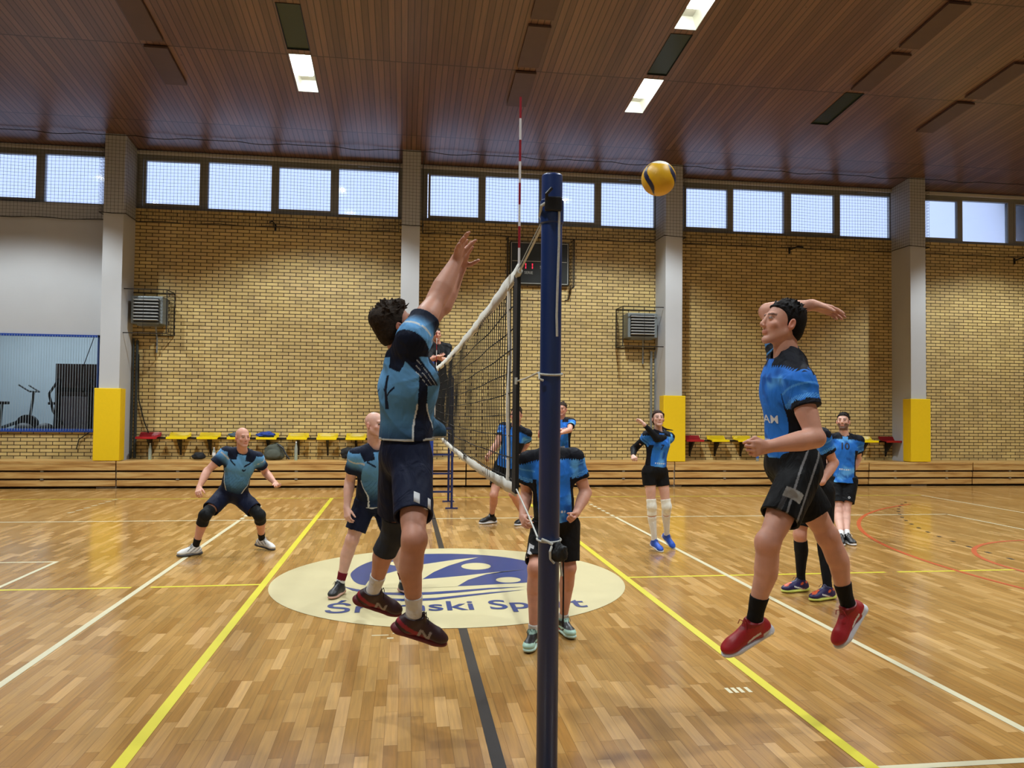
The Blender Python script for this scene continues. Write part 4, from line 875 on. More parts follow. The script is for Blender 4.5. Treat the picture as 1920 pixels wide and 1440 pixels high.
M_SKIN = vmat('skin', 0.5, 0.12, 220.0, 0.07, 18.0, sss=0.12, spec=0.35)
M_CLOTH = vmat('sports_fabric', 0.7, 0.18, 260.0, 0.06, 9.0, spec=0.2, wrinkle=0.55)
M_HAIR = vmat('hair', 0.75, 0.9, 160.0, 0.3, 60.0, spec=0.15)
M_SHOE = vmat('shoe_mix', 0.45, 0.15, 200.0, 0.06, 20.0)
M_SOLE = vmat('shoe_sole', 0.5, 0.1, 120.0, 0.05, 20.0)
M_EYE = vmat('eye', 0.15, 0, 10, 0.0)
J = {
'blocker': {'P': [-0.4855, -3.98, 1.5394], 'N': [-0.4931, -4.0, 2.055], 'F': [0.9271, 0.3737, 0.0282], 'U': [-0.0148, -0.0388, 0.9991], 'R': [0.3744, -0.9268, -0.0304], 's': 1.03, 'RH': [-0.4491, -4.0654, 1.4748], 'RS': [-0.4511, -4.14, 2.1402], 'RE': [-0.3301, -3.9814, 2.3695], 'RW': [-0.2198, -3.9169, 2.5989], 'RK': [-0.4394, -4.3616, 1.1456], 'RA': [-0.4319, -4.2314, 0.7331], 'RT': [0.9192, 0.1954, -0.342], 'RD': [0.1013, -0.7902, 0.6044], 'RM': 'open', 'LH': [-0.52, -3.8898, 1.4806], 'LS': [-0.4706, -3.8, 2.1456], 'LE': [-0.2885, -3.7093, 2.3713], 'LW': [-0.1808, -3.6579, 2.6053], 'LK': [-0.5436, -3.714, 1.0747], 'LA': [-0.6632, -3.5313, 0.7013], 'LT': [0.9254, 0.1632, -0.342], 'LD': [0.1103, -0.7522, 0.6497], 'LM': 'open', 'C': [-0.5459, -4.0, 2.2127], 'hf': [0.8713, 0.3171, 0.3746], 'hu': [-0.352, -0.1281, 0.9272]},
'spiker': {'P': [1.6273, -4.12, 1.5241], 'N': [1.5747, -4.15, 2.0859], 'F': [-0.9932, 0.0748, -0.0891], 'U': [-0.0932, -0.0531, 0.9942], 'R': [0.0696, 0.9958, 0.0597], 's': 1.06, 'RH': [1.64, -4.0195, 1.4666], 'RS': [1.6488, -3.98, 2.086], 'RE': [1.6141, -3.8524, 2.3694], 'RW': [1.7756, -4.0687, 2.3838], 'RK': [1.889, -4.0232, 1.0848], 'RA': [2.0369, -3.9906, 0.6662], 'RT': [-0.6956, -0.226, -0.682], 'RD': [0.8229, -0.448, -0.3494], 'RM': 'flat', 'LH': [1.6265, -4.2137, 1.455], 'LS': [1.5597, -4.33, 1.9395], 'LE': [1.5814, -4.4409, 1.6479], 'LW': [1.3148, -4.4458, 1.6037], 'LK': [1.3699, -4.3565, 1.1063], 'LA': [1.3404, -4.2595, 0.6728], 'LT': [-0.9058, -0.0316, -0.4226], 'LD': [-0.8585, -0.5087, -0.0646], 'LM': 'fist', 'C': [1.5561, -4.15, 2.2642], 'hf': [-0.9781, 0.0, 0.2079], 'hu': [0.2079, -0.0, 0.9781]},
'crouch': {'P': [-2.5357, 1.75, 0.7333], 'N': [-2.4003, 1.55, 1.2371], 'F': [0.121, -0.911, -0.3942], 'U': [0.2423, -0.358, 0.9017], 'R': [-0.9626, -0.2046, 0.1774], 's': 1.0, 'RH': [-2.6388, 1.7527, 0.6956], 'RS': [-2.5917, 1.5318, 1.2203], 'RE': [-2.7829, 1.4681, 1.0049], 'RW': [-2.8262, 1.2846, 0.8331], 'RK': [-2.7873, 1.4228, 0.4956], 'RA': [-2.922, 1.5655, 0.1], 'RT': [-0.866, -0.5, 0.0], 'RD': [0.1238, -0.8684, -0.4801], 'RM': 'relax', 'LH': [-2.4617, 1.7903, 0.6629], 'LS': [-2.2356, 1.6075, 1.1547], 'LE': [-2.1753, 1.821, 0.9602], 'LW': [-2.0306, 1.6451, 0.8457], 'LK': [-2.1996, 1.6181, 0.4643], 'LA': [-2.2207, 1.9218, 0.12], 'LT': [0.8744, -0.4649, -0.1392], 'LD': [0.4283, -0.8241, -0.3709], 'LM': 'relax', 'C': [-2.3783, 1.42, 1.4078], 'hf': [0.5736, -0.8192, 0.0], 'hu': [0.0, 0.0, 1.0]},
'second': {'P': [-0.7745, -0.55, 0.9054], 'N': [-0.765, -0.75, 1.4099], 'F': [0.4433, -0.8304, -0.3375], 'U': [0.0174, -0.3685, 0.9295], 'R': [-0.8962, -0.4179, -0.1488], 's': 1.0, 'RH': [-0.858, -0.5663, 0.836], 'RS': [-0.9317, -0.807, 1.3313], 'RE': [-0.9908, -0.6576, 1.0839], 'RW': [-1.01, -0.7456, 0.8453], 'RK': [-0.9652, -0.6041, 0.5257], 'RA': [-1.0742, -0.5717, 0.1], 'RT': [-0.342, -0.9397, 0.0], 'RD': [0.1072, -0.5109, -0.8529], 'RM': 'relax', 'LH': [-0.6931, -0.4894, 0.8634], 'LS': [-0.6001, -0.6524, 1.3864], 'LE': [-0.5491, -0.6786, 1.097], 'LW': [-0.4956, -0.7096, 0.8496], 'LK': [-0.5553, -0.6437, 0.5072], 'LA': [-0.4691, -0.5342, 0.1], 'LT': [0.5, -0.866, 0.0], 'LD': [0.0735, -0.5789, -0.8121], 'LM': 'relax', 'C': [-0.7609, -0.82, 1.6206], 'hf': [0.7431, -0.6691, 0.0], 'hu': [0.0, 0.0, 1.0]},
'five': {'P': [0.6918, -2.1, 0.8968], 'N': [0.6431, -2.15, 1.4441], 'F': [-0.0963, -0.9904, -0.099], 'U': [-0.0881, -0.0906, 0.992], 'R': [-0.9914, 0.1042, -0.0785], 's': 1.0, 'RH': [0.6058, -2.085, 0.8301], 'RS': [0.4646, -2.1257, 1.375], 'RE': [0.4764, -2.0238, 1.0984], 'RW': [0.4179, -2.2223, 0.9495], 'RK': [0.4948, -2.3783, 0.5896], 'RA': [0.4927, -2.3225, 0.1], 'RT': [-0.3746, -0.9272, 0.0], 'RD': [-0.0001, -0.958, -0.2867], 'RM': 'relax', 'LH': [0.7883, -2.1041, 0.8445], 'LS': [0.8314, -2.1643, 1.4041], 'LE': [0.9288, -2.1434, 1.1264], 'LW': [0.8128, -2.3239, 0.9886], 'LK': [0.7963, -2.1462, 0.5457], 'LA': [0.786, -2.0083, 0.1], 'LT': [0.1736, -0.9848, 0.0], 'LD': [-0.497, -0.7543, -0.4291], 'LM': 'fist', 'C': [0.6146, -2.25, 1.5972], 'hf': [-0.1041, -0.9907, -0.0872], 'hu': [-0.0091, -0.0867, 0.9962]},
'netplayer': {'P': [1.09, 3.8, 0.9097], 'N': [1.2104, 3.7, 1.5035], 'F': [-0.5089, -0.8598, -0.0416], 'U': [0.1961, -0.1628, 0.967], 'R': [-0.8382, 0.4839, 0.2514], 's': 1.08, 'RH': [0.994, 3.8586, 0.872], 'RS': [1.0313, 3.8064, 1.4963], 'RE': [0.9118, 3.6537, 1.2435], 'RW': [0.7539, 3.5265, 1.0571], 'RK': [0.8735, 3.6686, 0.4672], 'RA': [0.8749, 3.9359, 0.1], 'RT': [-0.9063, -0.4226, 0.0], 'RD': [-0.3499, -0.8915, -0.2878], 'RM': 'relax', 'LH': [1.1606, 3.7625, 0.822], 'LS': [1.3662, 3.613, 1.3959], 'LE': [1.4075, 3.8849, 1.235], 'LW': [1.2654, 3.7074, 1.0795], 'LK': [1.1512, 3.5527, 0.4948], 'LA': [1.3706, 3.7879, 0.1], 'LT': [-0.766, -0.6428, 0.0], 'LD': [-0.4812, -0.8677, -0.1245], 'LM': 'relax', 'C': [1.1941, 3.6, 1.6839], 'hf': [-0.342, -0.9397, 0.0], 'hu': [0.0, 0.0, 1.0]},
'far': {'P': [2.2866, 5.5, 0.994], 'N': [2.2715, 5.5, 1.5994], 'F': [-0.3418, -0.9397, -0.0085], 'U': [-0.0248, 0.0, 0.9997], 'R': [-0.9394, 0.3419, -0.0233], 's': 1.03, 'RH': [2.1991, 5.5324, 0.93], 'RS': [2.0939, 5.5652, 1.5383], 'RE': [2.0854, 5.3208, 1.358], 'RW': [2.19, 5.0883, 1.4213], 'RK': [2.1885, 5.3263, 0.5755], 'RA': [2.21, 5.413, 0.1], 'RT': [-0.342, -0.9397, 0.0], 'RD': [0.594, 0.7947, -0.1249], 'RM': 'relax', 'LH': [2.3771, 5.4676, 0.9345], 'LS': [2.452, 5.4348, 1.5472], 'LE': [2.3585, 5.1752, 1.42], 'LW': [2.1721, 4.9973, 1.3691], 'LK': [2.3177, 5.3072, 0.577], 'LA': [2.3425, 5.4064, 0.1], 'LT': [0.1736, -0.9848, 0.0], 'LD': [-0.2899, 0.9565, -0.0332], 'LM': 'relax', 'C': [2.2791, 5.45, 1.7796], 'hf': [-0.5, -0.866, 0.0], 'hu': [0.0, 0.0, 1.0]},
'girl': {'P': [2.6802, 1.45, 1.015], 'N': [2.7199, 1.45, 1.4957], 'F': [0.1725, -0.9849, -0.0142], 'U': [0.0823, 0.0, 0.9966], 'R': [-0.9816, -0.1731, 0.0811], 's': 0.95, 'RH': [2.5897, 1.4349, 0.9652], 'RS': [2.5664, 1.4237, 1.4559], 'RE': [2.4443, 1.6012, 1.2767], 'RW': [2.3668, 1.3871, 1.194], 'RK': [2.6161, 1.3963, 0.5633], 'RA': [2.6687, 1.4435, 0.12], 'RT': [0.2532, -0.9448, -0.2079], 'RD': [-0.1556, -0.951, -0.2673], 'RM': 'fist', 'LH': [2.7613, 1.4651, 0.9511], 'LS': [2.8648, 1.4763, 1.4313], 'LE': [2.6488, 1.2978, 1.4267], 'LW': [2.4789, 1.2875, 1.5992], 'LK': [2.8185, 1.4167, 0.5594], 'LA': [2.8964, 1.6373, 0.16], 'LT': [0.3462, -0.7424, -0.5736], 'LD': [-0.3155, 0.7922, 0.5224], 'LM': 'relax', 'C': [2.6953, 1.4, 1.6726], 'hf': [-0.0853, -0.9744, 0.2079], 'hu': [0.0181, 0.2071, 0.9781]},
'behind': {'P': [3.4624, -1.0, 1.0444], 'N': [3.3578, -1.0, 1.594], 'F': [-0.8469, -0.5067, -0.1612], 'U': [-0.1869, 0.0, 0.9824], 'R': [-0.4978, 0.8621, -0.0947], 's': 1.06, 'RH': [3.4257, -0.9159, 0.9727], 'RS': [3.2711, -0.8309, 1.5182], 'RE': [3.4118, -0.6056, 1.3532], 'RW': [3.2982, -0.7378, 1.1466], 'RK': [3.3679, -0.9276, 0.5789], 'RA': [3.4294, -0.8324, 0.1], 'RT': [-0.9903, -0.1392, 0.0], 'RD': [-0.6048, -0.7017, -0.3767], 'RM': 'relax', 'LH': [3.5228, -1.0841, 0.9912], 'LS': [3.4663, -1.1691, 1.5553], 'LE': [3.6193, -1.1043, 1.2904], 'LW': [3.443, -1.202, 1.1103], 'LK': [3.501, -1.1169, 0.5873], 'LA': [3.5227, -1.1633, 0.1], 'LT': [-0.9659, -0.2588, 0.0], 'LD': [-0.0447, 0.9556, -0.2913], 'LM': 'relax', 'C': [3.2971, -1.0, 1.765], 'hf': [-0.9397, -0.342, 0.0], 'hu': [0.0, 0.0, 1.0]},
'ten': {'P': [5.6737, 2.2, 0.8565], 'N': [5.6996, 2.2, 1.4451], 'F': [-0.3739, -0.9273, 0.0164], 'U': [0.0438, 0.0, 0.999], 'R': [-0.9264, 0.3743, 0.0407], 's': 1.05, 'RH': [5.5815, 2.2362, 0.7975], 'RS': [5.5171, 2.2727, 1.3953], 'RE': [5.553, 2.3832, 1.1082], 'RW': [5.5001, 2.3898, 0.8458], 'RK': [5.519, 2.0486, 0.3887], 'RA': [5.3781, 1.7442, 0.1], 'RT': [-0.5, -0.866, 0.0], 'RD': [-0.3595, -0.6202, -0.6972], 'RM': 'relax', 'LH': [5.7605, 2.1638, 0.7896], 'LS': [5.877, 2.1273, 1.3795], 'LE': [5.9539, 2.2712, 1.1162], 'LW': [5.8554, 2.3082, 0.87], 'LK': [5.6296, 2.047, 0.4029], 'LA': [5.485, 1.7809, 0.1], 'LT': [-0.0872, -0.9962, 0.0], 'LD': [-0.6431, -0.0496, -0.7642], 'LM': 'relax', 'C': [5.672, 2.18, 1.6494], 'hf': [-0.6097, -0.7803, 0.1392], 'hu': [0.0857, 0.1097, 0.9903]},
'referee': {'P': [0.0929, 6.05, 2.3446], 'N': [0.0925, 6.0, 2.9314], 'F': [0.1743, -0.9811, -0.0835], 'U': [-0.0007, -0.0849, 0.9964], 'R': [-0.9847, -0.1736, -0.0155], 's': 1.02, 'RH': [0.0006, 6.0389, 2.2822], 'RS': [-0.0933, 5.972, 2.8726], 'RE': [-0.0531, 5.816, 2.6185], 'RW': [0.0885, 5.6079, 2.684], 'RK': [0.041, 5.8, 1.9166], 'RA': [0.0407, 5.8908, 1.4979], 'RT': [-0.1736, -0.9848, 0.0], 'RD': [0.579, 0.8128, 0.0636], 'RM': 'relax', 'LH': [0.1854, 6.0715, 2.2851], 'LS': [0.2783, 6.0375, 2.8784], 'LE': [0.2533, 5.8732, 2.6276], 'LW': [0.0917, 5.6707, 2.6503], 'LK': [0.1466, 5.8344, 1.9181], 'LA': [0.1561, 5.9187, 1.4982], 'LT': [0.2588, -0.9659, 0.0], 'LD': [-0.5099, 0.8591, 0.0431], 'LM': 'relax', 'C': [0.0593, 5.95, 3.1], 'hf': [0.2585, -0.9646, -0.0523], 'hu': [0.0135, -0.0506, 0.9986]},
}

def limb_frame(a, b): return unit(np.array(b)-np.array(a))
def add_hand(v, W, D, side, N_, mode, s, big=1.0):
    "palm, four jointed fingers of unequal length, thumb from the side of the palm. side: towards the thumb, N_: palm normal (fingers curl that way)"
    W = np.array(W); D = unit(D); side = unit(side-D*(side@D)); N_ = unit(np.cross(D, side))*np.sign(np.dot(np.cross(D, side), N_) or 1); s = s*big
    curl = {'open': (6, 8, 6), 'flat': (8, 10, 8), 'relax': (28, 34, 22), 'fist': (72, 88, 60)}[mode]; spread = {'open': 0.16, 'flat': 0.05, 'relax': 0.05, 'fist': 0.0}[mode]
    offs = [0.030, 0.0105, -0.0095, -0.0285]; lens = [0.072, 0.081, 0.075, 0.058]; base = [0.092, 0.096, 0.091, 0.082]
    v.tube(W-D*0.01*s, W+D*0.035*s, 0.026*s, 0.027*s, k=0.02, flat=(V3(N_), 0.72))
    for i in range(4):
        K = W+D*base[i]*s+side*offs[i]*s
        v.tube(W+D*0.02*s+side*offs[i]*0.55*s, K, 0.0150*s, 0.0118*s, k=0.012)
        d = unit(D+side*spread*(1.5-i)*.7); p = K; ang = 0
        for j, (fr, r0, r1) in enumerate(((.46, .0092, .0084), (.30, .0083, .0076), (.24, .0075, .0066))):
            ang += math.radians(curl[j]*(1+0.06*i)); dd = unit(d*math.cos(ang)+N_*math.sin(ang)); p2 = p+dd*lens[i]*fr*s
            v.tube(p, p2, r0*s, r1*s, k=0.004); p = p2
    T0 = W+D*0.028*s+side*0.024*s+N_*0.006*s; ta = {'open': 50, 'flat': 25, 'relax': 32, 'fist': 30}[mode]
    d1 = unit(D*math.cos(math.radians(ta))+side*math.sin(math.radians(ta))+N_*0.3); T1 = T0+d1*0.042*s
    v.tube(T0, T1, 0.0155*s, 0.0118*s, k=0.012)
    if mode == 'fist': d2 = unit(D*0.6+N_*0.8-side*0.5)
    else: d2 = unit(d1+D*0.45+N_*0.15)
    T2 = T1+d2*0.032*s; v.tube(T1, T2, 0.0108*s, 0.0095*s, k=0.005); v.tube(T2, T2+unit(d2+N_*.15)*0.024*s, 0.0095*s, 0.0075*s, k=0.004)

def head_axes(j):
    f = unit(j['hf']); u = unit(j['hu']); u = unit(u-f*(u@f)); r = np.cross(f, u); return r, f, u
def person(key, label, outfit, look, res):
    j = {k: (np.array(v, float) if isinstance(v, list) else v) for k, v in J[key].items()}; s = j['s']; fem = look.get('fem', 0); heavy = look.get('heavy', 0); mus = look.get('muscle', 1.0)
    P, N, F, U, R = j['P'], j['N'], j['F'], j['U'], j['R']; AX = np.stack([R, F, U])
    zmin = min(j['RA'][2], j['LA'][2])-0.1
    t = thing('person', label, 'person', (float(P[0]), float(P[1]), max(0.0, float(zmin))))
    r, f, u = head_axes(j); C = j['C']; hs = s*(0.96 if fem else 1.0)*look.get('hscale', 1.0); HAX = np.stack([r, f, u])
    def H(x, y, z): return C+(r*x+f*y+u*z)*hs
    # ---------------- body
    v = Vol(res); tl = np.linalg.norm(N-P)
    ch = P+U*tl*0.70+F*0.005; wa = P+U*tl*0.34
    v.ell(P+U*0.02, (0.135*s, 0.085*s, 0.11*s), AX, 0.03); v.ell(wa, ((0.105 if fem else 0.12)*s, 0.078*s, 0.16*s), AX, 0.05)
    v.ell(ch, ((0.115 if fem else 0.14)*s, 0.082*s, 0.15*s), AX, 0.05)
    shm = N-U*0.05*s
    for S in 'RL':
        sg = 1 if S == 'R' else -1; SH, E, W, Hp, K, A = (j[S+k] for k in ('S', 'E', 'W', 'H', 'K', 'A'))
        v.tube(N-U*0.06*s+R*sg*0.03*s, SH-U*0.01*s, 0.042*s, 0.036*s, k=0.03)
        v.tube(N-U*0.01*s, SH-U*0.01*s, 0.040*s, 0.024*s, k=0.03)
        v.ell(SH, (0.046*s*mus, 0.044*s*mus, 0.046*s*mus), AX, 0.02)
        aw = (0.80 if fem else 1.0)*(1+0.1*heavy)*mus; D1 = limb_frame(SH, E); D2 = limb_frame(E, W)
        bend = unit(D2-D1*(D2@D1)) if np.linalg.norm(np.cross(D1, D2)) > 0.1 else F
        v.tube(SH, E, 1, k=0.02, hs=[0, .25, .55, .85, 1], rs=[.044*s*aw, .046*s*aw, .050*s*aw, .041*s*aw, .040*s*aw], bow=(V3(bend), [0, .006, .010, .003, 0]))
        v.tube(E, W, 1, k=0.02, hs=[0, .12, .3, .6, .85, 1], rs=[.040*s*aw, .045*s*aw, .046*s*aw, .037*s*aw, .029*s*aw, .0275*s*aw])
        v.ell(E-bend*0.012*s, (0.034*s*aw,)*3, None, 0.02)
        md = j[S+'M']; D3 = j[S+'D']
        # thumb side & palm
        fw = look.get('thumb'+S); 
        side = np.array(fw, float) if fw is not None else (F*1.0+R*-sg*0.15); nrm = look.get('palm'+S); nrm = np.array(nrm, float) if nrm is not None else -R*sg
        add_hand(v, W, D3, side, nrm, md, s*(0.9 if fem else 1.0), look.get('hand', 1.0))
        # leg
        lw = (0.92 if fem else 1.0)*(1+0.08*heavy); G1 = limb_frame(Hp, K); G2 = limb_frame(K, A)
        front = unit(F-G1*(F@G1)); back = -unit(F-G2*(F@G2))
        v.tube(Hp, K, 1, k=0.035, hs=[0, .3, .65, .88, 1], rs=[.076*s*lw, (.082 if fem else .074)*s*lw, .068*s*lw, .057*s*lw, .056*s*lw], bow=(V3(front), [0, .006, .010, 0, 0]))
        v.ell(K+front*0.012*s, (0.046*s*lw, 0.046*s*lw, 0.05*s*lw), None, 0.03)
        v.tube(K, A, 1, k=0.025, hs=[0, .18, .34, .6, .85, 1], rs=[.053*s*lw, .057*s*lw, .058*s*lw, .044*s*lw, .034*s*lw, .036*s*lw], bow=(V3(back), [0, .010, .018, .006, 0, 0]))
        T = j[S+'T']; v.tube(A, A+T*0.02*s+G2*0.02, 0.033*s, 0.028*s, k=0.02)
    # neck and head
    v.tube(N-U*0.03*s, C-u*0.045*hs-f*0.018*hs, (0.050 if fem else 0.062)*s, (0.048 if fem else 0.058)*s, k=0.03)
    v.ell(H(0, -0.012, 0.030), np.array((0.074, 0.094, 0.084))*hs, HAX, 0.02)
    v.ell(H(0, 0.030, -0.025), np.array((0.060, 0.062, 0.082))*hs, HAX, 0.02)
    jw = 0.84 if fem else 1.05
    for sx in (-1, 1): v.tube(H(sx*0.050*jw, 0.0, -0.048), H(sx*0.016, 0.066, -0.098), 0.020*hs, 0.016*hs, k=0.02)
    v.ell(H(0, 0.070, -0.098), np.array((0.024, 0.018, 0.016))*hs, HAX, 0.015)
    v.tube(H(-0.034, 0.078, 0.026), H(0.034, 0.078, 0.026), (0.008 if fem else 0.012)*hs, k=0.012)
    for sx in (-1, 1):
        v.ell(H(sx*0.041, 0.066, -0.024), np.array((0.020, 0.016, 0.018))*hs, HAX, 0.015)
        v.ell(H(sx*0.031, 0.098, 0.006), np.array((0.016, 0.014, 0.010))*hs, HAX, 0.010, op='s')
        v.ell(H(sx*0.031, 0.080, 0.005), np.array((0.0125,)*3)*hs, HAX, 0.002)
    v.tube(H(0, 0.088, 0.012), H(0, 0.106, -0.026), 0.0085*hs, 0.0115*hs, k=0.010)
    for sx in (-1, 1): v.ell(H(sx*0.010, 0.100, -0.034), np.array((0.008, 0.010, 0.007))*hs, HAX, 0.006)
    v.ell(H(0, 0.083, -0.058), np.array((0.024, 0.014, 0.0055))*hs, HAX, 0.008); v.ell(H(0, 0.081, -0.068), np.array((0.021, 0.014, 0.0065))*hs, HAX, 0.008)
    for sx in (-1, 1):
        er = np.stack([unit(r+f*-0.25*sx), unit(f*0.97+u*0.15), u]); v.ell(H(sx*0.079, -0.010, -0.010), np.array((0.010, 0.019, 0.031))*hs, er, 0.006)
        v.ell(H(sx*0.089, -0.006, -0.006), np.array((0.007, 0.010, 0.018))*hs, er, 0.004, op='s')
    Vv, Ff = v.mesh()
    # skin paint in the head's own frame
    sk = lina(look['skin']); c = np.tile(sk, (len(Vv), 1)); q = (Vv-C)@HAX.T/hs; x, y, z = q.T; inh = (np.abs(x) < .1) & (y > -.12) & (z > -.13) & (z < .14)
    blush = np.exp(-((np.abs(x)-.045)**2/.0004+(z+.03)**2/.0005))*inh*(y > .02); c = lerpc(c, sk*np.array([1.05, .72, .68]), blush*.3)
    lips = inh & (y > .080) & (np.abs(z+.063) < .011) & (np.abs(x) < .024); c[lips] = sk*np.array([.88, .70, .68])
    hc = lina(look['hair'])
    brow = inh & (y > .06) & (np.abs(z-(.026+.02*(1-np.abs(x)/.05)*0)) < .0055) & (np.abs(x) > .012) & (np.abs(x) < .048); c[brow] = hc*.7+sk*.3 if not look.get('bald') else hc*.35+sk*.65
    if look.get('beard'):
        bd = inh & (z < -.035) & (y > -.01) & (z > -.125) & ~lips; bd = bd & ~((np.abs(x) < .03) & (z > -.045)) ; c[bd] = sk*(1-look['beard'])+hc*look['beard']
    ew = inh & ((np.abs(np.abs(x)-.031) < .0135) & (np.abs(z-.005) < .0045) & (y > .078)); c[ew] = lina([140, 125, 118]) if res < .006 else lina([92, 74, 66])
    ir = inh & ((np.abs(x)-.031)**2+(z-.005)**2 < .0056**2) & (y > .082); c[ir] = lina([40, 30, 25])
    lid = inh & (y > .07) & (np.abs(np.abs(x)-.031) < .0155) & (np.abs(z-.0125) < .0022); c[lid] = sk*.45
    ear = inh & (np.abs(x) > .076) & (np.abs(y+.01) < .03); c[ear] = sk*np.array([1.0, .78, .74])
    # knuckle and knee redness
    for S in 'RL': d = np.linalg.norm(Vv-j[S+'K'], axis=1); c = lerpc(c, sk*np.array([.98, .78, .72]), np.exp(-(d/.07)**2)*.5)
    np_mesh('body', Vv, Ff, M_SKIN, t, c)
    # ---------------- hair
    if not look.get('bald'):
        hv = Vol(min(res, 0.005)); th = look.get('hthick', 0.010); hr = np.random.default_rng(len(label))
        hv.ell(H(0, -0.014, 0.034), (np.array((0.074, 0.095, 0.085))+th*.6)*hs, HAX, 0.02)
        hv.ell(H(0, -0.050, -0.020), (np.array((0.060, 0.054, 0.066))+th*.4)*hs, HAX, 0.02)
        if look.get('hairstyle') == 'quiff': hv.ell(H(0, 0.040, 0.108), np.array((0.058, 0.05, 0.026))*hs, HAX, 0.03); hv.ell(H(0, -0.07, 0.07), np.array((0.062, 0.05, 0.05))*hs, HAX, 0.03)
        if fem:
            hv.ell(H(0, -0.055, -0.01), np.array((0.072, 0.062, 0.085))*hs, HAX, 0.02)
            for sx in (-1, 1): hv.tube(H(sx*.070, .028, .060), H(sx*.074, -.015, -.03), .014*hs, .012*hs, k=.015)
        for _ in range(look.get('tufts', 70)):
            a = hr.uniform(0, 2*math.pi); b = hr.uniform(0.05, 1.25); d = np.array([math.sin(b)*math.cos(a), math.sin(b)*math.sin(a), math.cos(b)])
            p0 = H(d[0]*(0.074+th*.3), -0.014+d[1]*(0.095+th*.3), 0.034+d[2]*(0.085+th*.3)); fl_dir = unit(r*d[0]*.5+f*(look.get('comb', -.4)+hr.normal()*.35)+u*(.25+hr.normal()*.25)+r*hr.normal()*.3); L = look.get('tuft', .016)*hr.uniform(.6, 1.3)
            hv.tube(p0, p0+fl_dir*L+(r*d[0]+f*d[1]+u*d[2])*th*.7, 0.008, 0.003, k=0.007)
        # hairline: face, sideburns and neck left free
        hv.tube(H(-.13, .094, -.012), H(.13, .094, -.012), .084*hs, k=.006, op='s'); hv.tube(H(-.13, .034, -.084), H(.13, .034, -.084), .060*hs, k=.006, op='s')
        for sx in (-1, 1): hv.ell(H(sx*.088, -.008, -.012), np.array((.022, .024, .034))*hs, HAX, .004, op='s')
        hv.plane(H(0, -0.1, -0.078), -u) if not fem else None
        amp = look.get('hrough', 0.004); fo = folds(len(key)*7, amp, 4.5, (1, 1, 1))
        a_, b_ = hv.mesh(fo); np_mesh('hair', a_, b_, M_HAIR, t, np.tile(hc, (len(a_), 1))*(1+0.35*np.clip(pnoise(a_, 3, 160), -1, 1))[:, None])
        if look.get('hairstyle') == 'ponytail':
            pv = Vol(0.006); p0 = H(0, -0.115, 0.03); pp = [p0, p0+u*0.0-f*0.05, p0-f*0.08-u*0.07-r*0.03, H(0, -0.15, -0.12)-r*0.12, H(0, -0.12, -0.14)-r*0.215]
            for i, (a, b) in enumerate(zip(pp[:-1], pp[1:])): pv.tube(a, b, (0.026, 0.028, 0.022, 0.014)[i], (0.028, 0.022, 0.014, 0.005)[i], k=0.01)
            a_, b_ = pv.mesh(folds(5, 0.003, 5, (1, 1, 1))); np_mesh('ponytail', a_, b_, M_HAIR, t, np.tile(hc, (len(a_), 1)))
    # ---------------- jersey
    team = outfit['team']; jr = res if res < .007 else res
    jv = Vol(jr); lo_ = outfit.get('loose', 1.0)
    hem = P+U*outfit.get('hem', 0.03)
    tq = [(hem, -U)]
    jv.ell(ch+F*(lo_-1)*.25, ((0.150 if fem else 0.178)*s, 0.118*s*lo_*lo_, 0.19*s), AX, 0.05, cuts=tq)
    jv.tube(P-U*0.15, P+U*tl*0.62, 1, k=0.05, hs=[0, .3, .7, 1], rs=[((.160 if outfit.get('hem', .03) > .05 else (.182 if outfit.get('hem', .03) > 0 else .194))+.012*heavy)*s*lo_, (.150 if fem else .160)*s*lo_, .155*s*(0.92 if fem else 1), .16*s*(0.92 if fem else 1)], flat=(V3(F), (0.80 if outfit.get('hem', .03) > 0 else .86)+0.06*heavy), cuts=tq)
    if heavy: jv.ell(wa+F*0.055-U*0.02, (0.145*s, 0.115*s, 0.16*s), AX, 0.05, cuts=tq)
    if fem:
        for sx in (-1, 1): jv.ell(ch+U*0.0+R*sx*0.065+F*0.085, (0.058, 0.05, 0.058), AX, 0.04)
    if outfit.get('flare'):
        jv.tube(P+U*0.16+F*0.06, hem+F*0.20+U*0.03, 0.09, 0.055, k=0.05, flat=(V3(F), 0.6), cuts=[(hem+U*0.0, -U)])
    for S in 'RL':
        sg = 1 if S == 'R' else -1; SH, E = j[S+'S'], j[S+'E']; D1 = limb_frame(SH, E); fr = outfit.get('sleeve', 0.58); q_ = SH+(E-SH)*fr
        jv.tube(N-U*0.035*s+R*sg*0.03*s, SH-U*0.004, 0.060*s, 0.059*s*min(mus, 1.05), k=0.04); jv.tube(N+U*0.004*s+R*sg*0.04*s, SH+U*0.010*s, 0.044*s, 0.040*s, k=0.04)
        if D1@U > 0.3: jv.tube(ch+R*sg*0.075*s-U*0.03*s, SH-D1*0.01, 0.085*s, 0.060*s, k=0.07); jv.tube(N-U*0.02*s-F*0.03*s, SH-F*0.01, 0.058*s, 0.058*s, k=0.06)
        jv.tube(SH, q_+D1*0.03, 0.061*s*min(mus, 1.08), (0.055 if fem else 0.068)*s*(1+.12*heavy)*mus, k=0.06, cuts=[(q_, D1)])
    jv.tube(N-U*0.05*s+F*0.012, N-U*0.01*s, 0.075*s, 0.066*s, k=0.03, cuts=[(N+U*0.012, U)])
    jv.tube(N+U*0.02+F*.02, N+U*0.2+F*.02, (0.052 if fem else 0.060)*s, 0.07*s, k=0.006, op='s')
    jV, jF = jv.mesh(folds(len(label), 0.009, 0.85))
    q = (jV-P)@AX.T; x, y, z = q.T; h = z/tl
    dS = [np.linalg.norm(jV-j[S+'S'], axis=1) for S in 'RL']; sl = []
